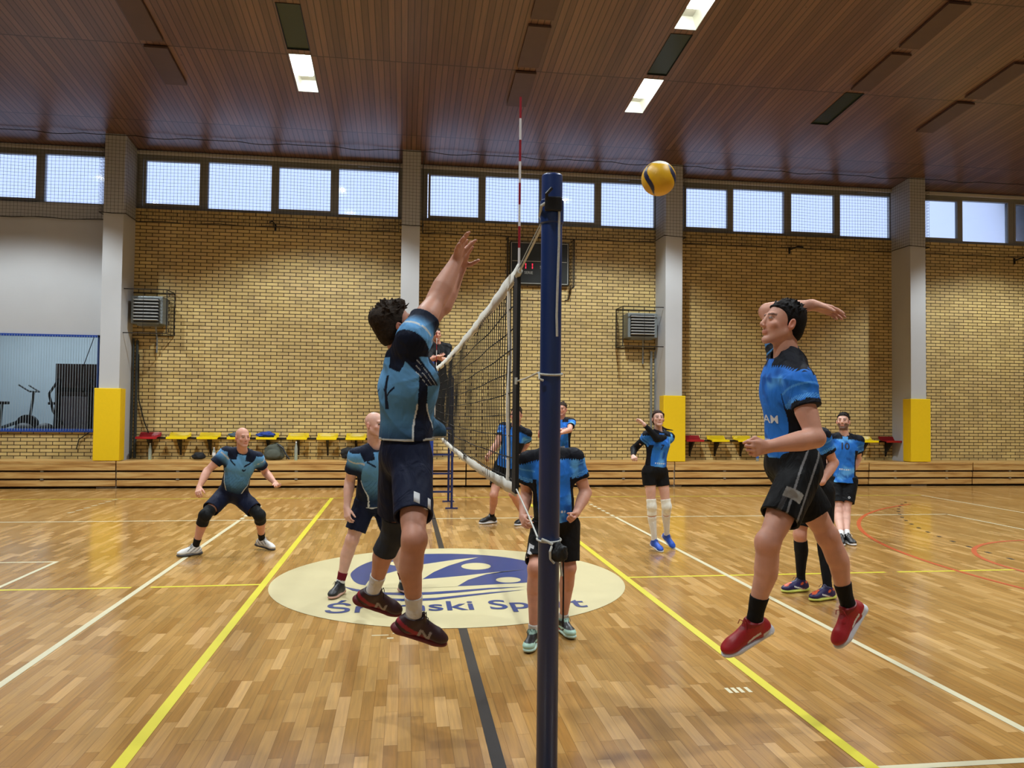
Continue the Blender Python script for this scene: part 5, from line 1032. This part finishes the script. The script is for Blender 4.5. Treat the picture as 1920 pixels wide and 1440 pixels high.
    for S in 'RL':
        D1 = limb_frame(j[S+'S'], j[S+'E']); tt = (jV-j[S+'S'])@D1; pr = np.linalg.norm((jV-j[S+'S'])-tt[:, None]*D1, axis=1); L = np.linalg.norm(j[S+'E']-j[S+'S'])
        ax_ = (jV-P)@R*(1 if S == 'R' else -1); up_ = (D1@U > 0.15); sl.append((np.where((tt > (-0.03 if up_ else 0.02)) & (pr < (0.10 if up_ else 0.12)) & ((ax_ > 0.135*s) | up_), np.maximum(tt/(L*outfit.get('sleeve', .58)), .09 if up_ else -1), -1), D1))
    slv = np.maximum(sl[0][0], sl[1][0]); issl = slv > 0.08
    axn = np.abs(x)
    if team == 'steel':
        top, mid, bot, nav, wh = (lina(k_) for k_ in ((98, 156, 206), (74, 118, 150), (22, 44, 74), (10, 20, 42), (205, 210, 210)))
        g = lerpc(np.tile(top, (len(jV), 1)), mid, smooth01(0.86-h, 0.0, 0.45)); g = lerpc(g, bot, smooth01(0.42-h, 0.0, 0.34)); c = g
        hatch = (np.sin((x*1.0+z*0.7+y*.3)*190) > 0.82) & (h < .5) & (h > .2) & (y > 0); c[hatch] *= 0.72
        side = (axn > 0.085*s) & (y > (-.025+.02*smooth01(h, .2, .5))*s) & (y < (.075-.03*smooth01(h, .2, .6)+.05*smooth01(.5-h, 0, .3))*s) & (h < 0.84) & ~issl; c[side] = nav
        pip = (axn > 0.085*s) & ((np.abs(y-(-.025+.02*smooth01(h, .2, .5))*s) < .0045) | (np.abs(y-(.075-.03*smooth01(h, .2, .6)+.05*smooth01(.5-h, 0, .3))*s) < .0045)) & (h < 0.52) & ~issl; c[pip] = wh
        yoke = (axn > 0.05*s) & (axn < (0.115+0.05*smooth01(h, .7, 1.0))*s) & (h > 0.80) & (np.abs(y) < .2) & ~issl; band = (h > 0.985) ; c[yoke & (h > 0.88-0.5*(axn-0.05))] = nav; c[band] = nav
        if key == 'blocker': dg = ~issl & (h > .70) & (axn > .02) & (x > 0) & (np.abs((h-.86)*tl+1.1*(y-.01)) < .045); yk_ = ~issl & (h > .70) & (x > 0) & (y > -.09); c[yk_] = g[yk_]; c[dg] = nav; ws = dg & (np.abs(np.sin(((h-.86)*tl+1.1*y)*95)) < .16) & (y > -.02); c[ws] = wh
        chev = (np.abs(y-0.0) < .5) & (np.abs(z/tl-0.60-1.7*np.abs(np.abs(x)-0.07)) < 0.012) & (axn > .03) & (axn < .12); c[chev & (y < 0)] = nav
        zz = (y > 0) & (np.abs(np.abs(x)-.085) < .035) & (np.abs(h-0.80-1.1*(np.abs(x)-.085)) < .018) ; c[zz] = nav
        zz = (y > 0) & (np.abs(x+.055) < .02) & (np.abs(h-0.66-1.6*(x+.055)*np.sign(x+.055)) < .02); c[zz] = nav
        c[issl] = lerpc(np.tile(top, (issl.sum(), 1)), nav, smooth01(slv[issl], .15, .75))
        st = issl & (np.abs(slv-0.18) < .05) & (pnoise(jV, 4, 60) > -.3); c[st] = wh*.8
        c[(z < outfit.get('hem', .03)+.012) & (np.abs(y) > .03)] = wh*.8
        if outfit.get('back_one'): c[(y < -0.05) & (np.abs(x-0.055) < .014) & (h > .46) & (h < .80)] = nav
    elif team == 'sky':
        a, b, d_, blk, wh = (lina(k_) for k_ in ((38, 112, 206), (96, 168, 232), (26, 84, 168), (10, 13, 24), (215, 220, 225)))
        n1 = pnoise(jV, 11+len(key), 16); n2 = pnoise(jV, 23, 30); c = np.tile(a, (len(jV), 1)); c = lerpc(c, b, smooth01(n1, .1, .7)); c = lerpc(c, d_, smooth01(n2, .2, .8))
        side = (axn > (0.118 if fem else 0.130)*s) & (h < 0.66) & ~issl; c[side] = blk
        yk = ~issl & (h > 0.915+0.012*np.sin(x*330)-.35*np.maximum(axn-.12, 0)) & (axn > .035); c[yk] = blk
        yk = ~issl & (h > .82) & (y < -0.03); c[yk] = blk
        c[h > .985] = blk
        cuff = issl & (slv > 0.80+0.05*np.sin(pnoise(jV, 2, 40)*9)); c[cuff] = blk
        lt = issl & (slv > .62) & (slv < .80) & (np.sin((x+z+y)*420) > .2); c[lt] = b
        c[issl & (slv < .30) & (slv > .22)] = lerpc(c, b, np.full(len(c), .5))[issl & (slv < .30) & (slv > .22)]
        sponsor = (y > 0) & (np.abs(h-.20) < .016) & (axn < .075) & (np.sin(x*230) > -.2); c[sponsor] = wh
    else:
        c = np.tile(lina((18, 18, 21)), (len(jV), 1)); c[(y > 0) & (axn < .004) & (h > .2)] = lina((60, 60, 64))
    J_o = np_mesh('jersey' if team != 'black' else 'jacket', jV, jF, M_CLOTH, t, c)
    # ---------------- shorts or trousers
    sv = Vol(jr); top_ = P+U*outfit.get('waist', 0.10); fr = outfit.get('legfrac', 0.66); fl_ = outfit.get('flareleg', 1.0)
    sv.ell(P+U*0.0, (0.172*s*(.94 if fem else 1), 0.125*s, 0.14*s), AX, 0.04, cuts=[(top_, U)]); sv.tube(P+U*0.02, P+U*0.12, 0.155*s*(.94 if fem else 1), 0.145*s*(.94 if fem else 1), k=0.03, flat=(V3(F), .74), cuts=[(top_, U)])
    if heavy: sv.ell(P+F*0.03+U*.04, (0.15*s, 0.12*s, 0.12*s), AX, 0.04, cuts=[(top_, U)])
    for S in 'RL':
        sg = 1 if S == 'R' else -1; Hp, K, A = j[S+'H'], j[S+'K'], j[S+'A']; G1 = limb_frame(Hp, K); e_ = Hp+(K-Hp)*min(fr, 1.0)
        if outfit.get('long'):
            sv.tube(Hp, K, 0.100*s, 0.075*s, k=0.04); sv.tube(K, A, 0.073*s, 0.062*s, k=0.03, cuts=[(A-U*0.03, limb_frame(K, A))])
        else:
            ll = 0.098 if fem else 0.104; er = float(np.interp(fr, [0, .3, .65, .88, 1], [.092, .088, .070, .060, .058]))*(1+.08*heavy)+(0.006 if fem else .026*fl_)
            sv.tube(Hp-G1*0.02, e_+G1*0.02, ll*s*(1+.06*heavy), er*s, k=0.035, cuts=[(e_, G1)])
            if not fem: sv.tube(e_-G1*-0.004, e_+G1*0.06, (er-.012)*s, (er-.012)*s, k=0.006, op='s')
    sV, sF = sv.mesh(folds(len(label)+3, 0.007, 0.8, (1, 1, .35))); q = (sV-P)@AX.T; x, y, z = q.T
    base = {'navy': (13, 21, 46), 'black': (11, 12, 15)}[outfit['shorts']]; c = np.tile(lina(base), (len(sV), 1))
    if outfit.get('stripe'):
        Hp, K = j['LH'], j['LK']; G1 = limb_frame(Hp, K); tt = ((sV-Hp)@G1)/np.linalg.norm(K-Hp); fwd = unit(F-G1*(F@G1)); fy = (sV-Hp)@fwd; out_ = ((sV-P)@R) < -0.06
        for off in (-0.050, 0.018): c[out_ & (np.abs(fy-off+0.05*(tt-.2)) < 0.0055)] = lina((120, 120, 122))
        c[out_ & (tt > .36) & (tt < .49) & (fy > -0.045) & (fy < 0.05)] = lina((150, 148, 142)); c[out_ & (tt > .49) & (np.abs(fy-.035) < .012)] = lina((70, 70, 72))
    if outfit.get('rim'): c[(z < 0)] = c[(z < 0)]
    S_o = np_mesh('trousers' if outfit.get('long') else 'shorts', sV, sF, M_CLOTH, t, c)
    # ---------------- arm sleeves, socks, knee pads
    def shell(name, a, b, hs_, rs_, t0, t1, grow, col, back=None, bows=None, parent=t, res_=None, fo=None):
        w_ = Vol(res_ or min(res, .006)); d_ = limb_frame(a, b); pa, pb_ = a+(b-a)*t0, a+(b-a)*t1
        w_.tube(a, b, 1, k=0.01, hs=hs_, rs=[v_+grow for v_ in rs_], bow=(V3(back), bows) if back is not None else None, cuts=[(pa, -d_), (pb_, d_)])
        a_, b_ = w_.mesh(fo)
        if callable(col): cc = col(a_, ((a_-a)@d_)/np.linalg.norm(b-a))
        else: cc = np.tile(lina(col), (len(a_), 1))
        return np_mesh(name, a_, b_, M_CLOTH, parent, cc)
    for S in 'RL':
        Hp, K, A, T = (j[S+k] for k in 'HKAT'); lw = (0.92 if fem else 1.0)*(1+0.08*heavy); G2 = limb_frame(K, A); back = -unit(F-G2*(F@G2))
        shin_h = [0, .18, .34, .6, .85, 1]; shin_r = [.053*s*lw, .057*s*lw, .058*s*lw, .044*s*lw, .034*s*lw, .036*s*lw]; bw = [0, .010, .018, .006, 0, 0]
        st0 = outfit.get('sock_top', 0.74); shell('sock', K, A, shin_h, shin_r, st0, 1.0, 0.005, outfit.get('sockfn', outfit.get('sock', (225, 225, 222))), back, bw)
        kp = outfit.get('kneepad')
        if kp and S in kp[0]:
            w_ = Vol(min(res, .006)); G1 = limb_frame(Hp, K); front = unit(F-G1*(F@G1)); Lh = np.linalg.norm(K-Hp); Ls = np.linalg.norm(A-K)
            ext = kp[2] if len(kp) > 2 else (0.20, 0.24)
            w_.tube(Hp, K, 1, k=0.02, hs=[0, .65, .88, 1], rs=[.1*s, .068*s*lw+.009, .057*s*lw+.011, .056*s*lw+.013], cuts=[(K-G1*ext[0]*.55, -G1)], bow=(V3(front), [0, .010, .004, 0]))
            w_.tube(K, A, 1, k=0.02, hs=shin_h, rs=[v_+.010 for v_ in shin_r], cuts=[(K+G2*ext[1]*.55, G2)], bow=(V3(back), bw)); w_.ell(K+front*0.018*s, (.052*s*lw, .052*s*lw, .065*s*lw), None, 0.03)
            a_, b_ = w_.mesh(folds(3, 0.002, 1.2)); np_mesh('knee_pad', a_, b_, M_CLOTH, t, np.tile(lina(kp[1]), (len(a_), 1)))
        if outfit.get('arm_sleeve'):
            SH, E, W = j[S+'S'], j[S+'E'], j[S+'W']; w_ = Vol(.006); aw = .8*1.0; D2 = limb_frame(E, W)
            w_.tube(SH, E, .052*s*aw+.006, .050*s*aw+.010, k=.02); w_.tube(E, W, 1, k=.02, hs=[0, .3, 1], rs=[.046*s*aw+.010, .047*s*aw+.006, .028*s*aw+.005], cuts=[(E+(W-E)*.93, D2)])
            a_, b_ = w_.mesh(folds(9, 0.0015, 1.5)); np_mesh('arm_sleeve', a_, b_, M_CLOTH, t, np.tile(lina((13, 14, 18)), (len(a_), 1)))
        # shoe in its own frame: x forward, z away from the sole
        x_ = unit(T); zz = unit(-G2-x_*((-G2)@x_)); 
        if abs(T[2]) < 0.2 : zz = unit(np.array([0, 0, 1.])-x_*x_[2])
        y_ = np.cross(zz, x_); SX = np.stack([x_, y_, zz]); k_ = s*(0.92 if fem else 1.0); O = A-zz*0.092*k_
        def G(a, b, c_): return O+(x_*a+y_*b+zz*c_)*k_
        so = outfit['shoe']
        uv = Vol(min(res, 0.006)); 
        uv.tube(G(-.035, 0, .045), G(.14, 0, .042), .036*k_, .040*k_, k=.02, flat=(V3(zz), .8)); uv.ell(G(-.042, 0, .055), np.array((.034, .034, .042))*k_, SX, .02)
        uv.ell(G(.155, 0, .038), np.array((.052, .044, .028))*k_, SX, .02); uv.tube(G(-.005, 0, .05), G(-.004, 0, .11), .044*k_, .047*k_, k=.02, cuts=[(G(-.012, 0, .108), unit(zz-x_*.25))]); uv.tube(G(.012, 0, .088), G(.13, 0, .052), .037*k_, .030*k_, k=.025)
        uv.tube(G(.045, 0, .105), G(.035, 0, .122), .022*k_, .020*k_, k=.012, flat=(V3(x_), .45))
        uv.plane(G(0, 0, .012), -zz)
        a_, b_ = uv.mesh(); q = (a_-O)@SX.T/k_; c = so['paint'](q); shoe = np_mesh('shoe', a_, b_, M_SHOE, t, c)
        lv = Vol(min(res, 0.006)); 
        lv.tube(G(-.045, 0, .016), G(.125, 0.004, .013), .040*k_, .047*k_, k=.02, flat=(V3(zz), .42)); lv.ell(G(.155, 0.002, .014), np.array((.058, .044, .019))*k_, SX, .02); lv.ell(G(-.05, 0, .026), np.array((.036, .037, .026))*k_, SX, .02)
        lv.plane(G(0, 0, 0), -zz); a_, b_ = lv.mesh(); q = (a_-O)@SX.T/k_; np_mesh('sole', a_, b_, M_SOLE, shoe, so['sole'](q))
        lc = MB()
        for i in range(5): xx = .035+i*.019; zt = .121-.0085*i-.0006*i*i; lc.tube([G(xx, -.024, zt-.012), G(xx+.004, 0, zt+.001), G(xx, .024, zt-.012)], .0028*k_, 5)
        lc.tube([G(.042, 0, .122), G(.05, .022, .132), G(.062, .034, .112), G(.07, .036, .096)], .0022*k_, 5); lc.tube([G(.042, 0, .122), G(.056, -.026, .130), G(.066, -.038, .104)], .0022*k_, 5)
        lc.build('laces', mat('laces_%02x%02x%02x' % so['lace'], so['lace'], 0.7), shoe)
    return t, J_o, S_o, j, AX

def decal(txt, target, origin, nrm, up, size, m, parent, bold=0.0, name='print'):
    "lettering laid onto the cloth surface"
    tm = text_mesh(txt, size, bold); bm = bmesh.new(); bm.from_mesh(tm)
    bmesh.ops.triangulate(bm, faces=bm.faces); bmesh.ops.subdivide_edges(bm, edges=[e for e in bm.edges if e.calc_length() > 0.012], cuts=3)
    bmesh.ops.triangulate(bm, faces=bm.faces); bm.to_mesh(tm); bm.free()
    n = Vector(unit(nrm)); u_v = Vector(unit(np.array(up)-unit(nrm)*np.dot(up, unit(nrm)))); r_v = u_v.cross(n); o = Vector(origin)
    me = target.data; off = origin_of(target); tree = BVHTree.FromPolygons([v.co+off for v in me.vertices], [p.vertices[:] for p in me.polygons])
    last = o
    for v in tm.vertices:
        p = o+r_v*v.co.x+u_v*v.co.y+n*0.15; hit = tree.ray_cast(p, -n, 0.4)
        if hit[0] is not None: last = hit[0]; v.co = hit[0]+n*0.0022
        else: v.co = o+r_v*v.co.x+u_v*v.co.y+n*((last-o).dot(n))
    return link_mesh(name, tm, m, parent)

def shoe(top, mid, sole, lace, toe=None, extra=None, foxing=None):
    top, mid, solec = lina(top), lina(mid), lina(sole)
    def paint(q):
        x, y, z = q.T; c = np.tile(top, (len(q), 1)); c[(z < .034+.012*np.sin(x*30)) ] = mid
        if toe is not None: c[(x > .15) & (z < .06)] = lina(toe)
        if extra is not None: c = extra(q, c)
        c[(z > .100)] = top*.6; return c
    def solef(q):
        c = np.tile(solec, (len(q), 1)); c[q[:, 2] < .006] = solec*.45
        if foxing is not None: c[(q[:, 2] > .016) & (q[:, 0] > .02)] = lina(foxing)
        return c
    return dict(paint=paint, sole=solef, lace=lace)
def nb_side(q, c):
    x, y, z = q.T; red = lina((140, 18, 34)); c[(x < .05) & (np.abs(z-(.035+.5*(.06-x)*.5)) < .010)] = red
    n = (np.abs(x-.045) < .007) | (np.abs(x-.095) < .007) | (np.abs((x-.045)/.05-(.068-z)/.04) < .18) & (x > .04) & (x < .10); c[n & (z > .026) & (z < .068)] = lina((150, 142, 140)); return c
def wave_side(q, c):
    x, y, z = q.T; c[(np.abs(z-.045-.3*(x-.06)) < .006) & (x > -.02) & (x < .1)] = lina((235, 238, 240)); c[(pnoise(q, 3, 45) > .35) & (z > .03)] = lina((225, 95, 50)); return c
def mint_side(q, c):
    x, y, z = q.T; c[(z > .062)] = lina((24, 26, 30)); c[(np.abs(z-.03-.35*np.abs(x-.05)) < .007) & (x < .12)] = lina((20, 22, 26)); c[(x > -.02) & (x < .03) & (z < .035)] = lina((235, 110, 100)); return c
def white_side(q, c):
    x, y, z = q.T; c[(np.sin((x*0.8+z)*150) > .75) & (z > .04) & (x < .1)] = lina((70, 66, 64)); return c
def red_white(q, c):
    x, y, z = q.T; c[(x < -.01) & (z < .045)] = lina((200, 200, 205)); c[(np.abs(z-.042-.25*(.06-x)) < .006) & (x > 0) & (x < .08)] = lina((215, 210, 210)); return c
def striped_sock(a, tt): c = np.tile(lina((222, 222, 220)), (len(a), 1)); c[tt < 0.885] = lina((110, 20, 34)); return c
SH_MAROON = shoe((46, 12, 20), (110, 16, 28), (96, 14, 24), (30, 12, 14), extra=nb_side)
SH_RED = shoe((158, 18, 28), (150, 16, 26), (206, 206, 212), (150, 20, 28), extra=red_white)
SH_WHITE = shoe((215, 215, 212), (205, 205, 202), (60, 60, 62), (60, 60, 70), extra=white_side)
SH_BLACK = shoe((22, 22, 26), (26, 26, 30), (205, 160, 140), (16, 16, 18))
SH_MINT = shoe((176, 214, 196), (186, 222, 204), (190, 218, 204), (14, 14, 16), extra=mint_side)
SH_NAVY = shoe((36, 28, 84), (44, 34, 96), (208, 214, 96), (30, 26, 70), extra=wave_side)
SH_BLUE = shoe((32, 84, 190), (28, 74, 176), (222, 226, 230), (40, 92, 200))
SH_BW = shoe((20, 20, 22), (225, 225, 225), (228, 228, 228), (230, 230, 230))
SH_TRAIN = shoe((20, 20, 22), (20, 20, 22), (30, 30, 32), (20, 20, 22))
SKIN1, SKIN2, SKIN3 = (190, 138, 116), (206, 152, 130), (214, 168, 150)
M_PRW = mat('white_print', 'd2d4d6', 0.6); M_PRN = mat('dark_print', '101a34', 0.6)
A_ = np.array
def eye_detail(): pass

t, jo, so, j, AX = person('blocker', 'person in light blue jersey jumping at the net, one arm stretched up to block', dict(team='steel', hem=0.075, loose=1.10, flare=1, shorts='navy', waist=0.10, legfrac=0.70, sock=(212, 210, 208), sock_top=0.70, kneepad=('L', (44, 48, 56)), shoe=SH_MAROON, back_one=1, sleeve=0.46, flareleg=1.05),
    dict(skin=SKIN1, hair=(46, 36, 28), hthick=0.016, hrough=0.012, hairstyle='quiff', tufts=170, tuft=.022, comb=.25, muscle=1.22, thumbR=(0.35, 1, 0), palmR=(1, -.2, 0), thumbL=(.5, -1, 0), palmL=(1, .2, 0), hand=1.05), 0.0045)
G1 = limb_frame(j['RH'], j['RK']); decal('11', so, j['RH']+(j['RK']-j['RH'])*0.52+j['R']*.10-j['F']*.004, unit(j['F']*.30+j['R']*.95), -G1, 0.135, M_PRW, so, 0.005)
t, jo, so, j, AX = person('spiker', 'person in bright blue jersey in mid air at right, arm cocked to spike', dict(team='sky', hem=0.02, shorts='black', waist=0.10, legfrac=0.66, stripe=1, sock=(12, 12, 14), sock_top=0.66, shoe=SH_RED, sleeve=0.46, flareleg=1.12),
    dict(skin=SKIN2, hair=(20, 17, 17), hthick=0.008, hrough=0.003, muscle=1.08, thumbL=(-.2, -.2, 1), palmL=(0, 1, -.3), thumbR=(0.1, -1, .3), palmR=(0.2, 0.2, -1), hand=1.0, hscale=1.04), 0.0045)
decal('AM', jo, j['P']+j['U']*0.23+j['F']*.135-j['R']*.06, unit(j['F']*.45-j['R']*.9), j['U'], 0.062, M_PRW, jo, 0.0008)
person('crouch', 'bald person crouching with arms spread at left, in light blue jersey and white shoes', dict(team='steel', hem=0.03, shorts='navy', legfrac=0.72, sock=(16, 16, 18), sock_top=0.72, kneepad=('RL', (20, 22, 24)), shoe=SH_WHITE, loose=1.02, flareleg=1.1), dict(skin=SKIN2, hair=(90, 70, 60), bald=1, heavy=0.45, beard=.12), 0.007)
person('second', 'bald person in light blue jersey standing bent behind the jumping blocker, hand by the knee', dict(team='steel', hem=-0.02, waist=0.02, shorts='navy', legfrac=0.72, sockfn=striped_sock, sock_top=0.72, shoe=SH_BLACK, loose=1.06, flareleg=1.08), dict(skin=SKIN3, hair=(96, 80, 66), bald=1, heavy=1.0), 0.0065)
t, jo, so, j, AX = person('five', 'person in blue jersey number five whose head is hidden behind the blue post', dict(team='sky', hem=0.0, waist=0.02, shorts='black', legfrac=0.84, sock=(205, 205, 202), sock_top=0.86, shoe=SH_MINT, loose=1.03, flareleg=1.06), dict(skin=SKIN2, hair=(40, 30, 24), hthick=0.008, heavy=0.3, muscle=1.05), 0.006)
G1 = limb_frame(j['RH'], j['RK']); decal('5', so, j['RH']+(j['RK']-j['RH'])*0.50+j['F']*0.06+j['R']*0.068, j['F']*.97+j['R']*.22, -G1, 0.135, M_PRW, so, 0.003)
decal('5', jo, j['P']+j['U']*0.33+j['F']*0.13, j['F'], j['U'], 0.16, M_PRN, jo, 0.004)
t, jo, so, j, AX = person('netplayer', 'person in blue jersey and black shorts seen through the volleyball net', dict(team='sky', hem=-0.02, shorts='black', legfrac=0.66, sock=(18, 18, 20), sock_top=0.82, shoe=SH_BW), dict(skin=SKIN2, hair=(50, 38, 30), hthick=0.008), 0.008)
person('far', 'person with folded arms in blue jersey by the brick wall, half behind the blue post', dict(team='sky', hem=-0.02, shorts='black', legfrac=0.66, sock=(220, 220, 220), sock_top=0.8, shoe=SH_BW), dict(skin=SKIN2, hair=(52, 40, 32), hthick=0.008), 0.008)
t, jo, so, j, AX = person('girl', 'female person with ponytail in blue jersey with black sleeves, white knee pads and blue shoes', dict(team='sky', hem=0.015, shorts='black', legfrac=0.34, waist=0.05, sock=(225, 222, 212), sock_top=0.28, kneepad=('RL', (232, 230, 218), (0.17, 0.20)), shoe=SH_BLUE, arm_sleeve=1, sleeve=0.36), dict(skin=SKIN3, hair=(52, 34, 26), fem=1, hthick=0.010, hrough=0.002, hairstyle='ponytail', tufts=20, tuft=.008, comb=-1), 0.0065)
decal('7', jo, j['P']+j['U']*0.30+j['F']*0.16, j['F'], j['U'], 0.09, M_PRN, jo, 0.002)
person('behind', 'person in long black socks and purple shoes standing hidden behind the spiking player', dict(team='sky', hem=-0.03, shorts='black', legfrac=0.78, sock=(14, 16, 22), sock_top=0.12, shoe=SH_NAVY), dict(skin=SKIN2, hair=(30, 24, 20), hthick=0.008), 0.0065)
t, jo, so, j, AX = person('ten', 'dark bearded person in blue jersey number 10 standing at the right', dict(team='sky', hem=-0.07, waist=0.0, shorts='black', legfrac=0.72, sock=(228, 228, 228), sock_top=0.8, shoe=SH_BW), dict(skin=SKIN3, hair=(28, 22, 20), hthick=0.009, beard=.75), 0.0065)
decal('10', jo, j['P']+j['U']*0.44+j['F']*0.14+j['R']*0.01, j['F'], j['U'], 0.13, M_PRN, jo, 0.003)
decal('o', so, j['LH']+(j['LK']-j['LH'])*0.5+j['F']*0.10, j['F'], j['U'], 0.06, M_PRW, so, 0.001)
person('referee', 'person dressed all in black standing on the blue referee stand behind the net', dict(team='black', hem=-0.05, shorts='black', long=1, sock=(15, 15, 15), sock_top=0.9, shoe=SH_TRAIN, sleeve=0.98), dict(skin=SKIN2, hair=(40, 34, 30), hthick=0.005, beard=.3), 0.008)
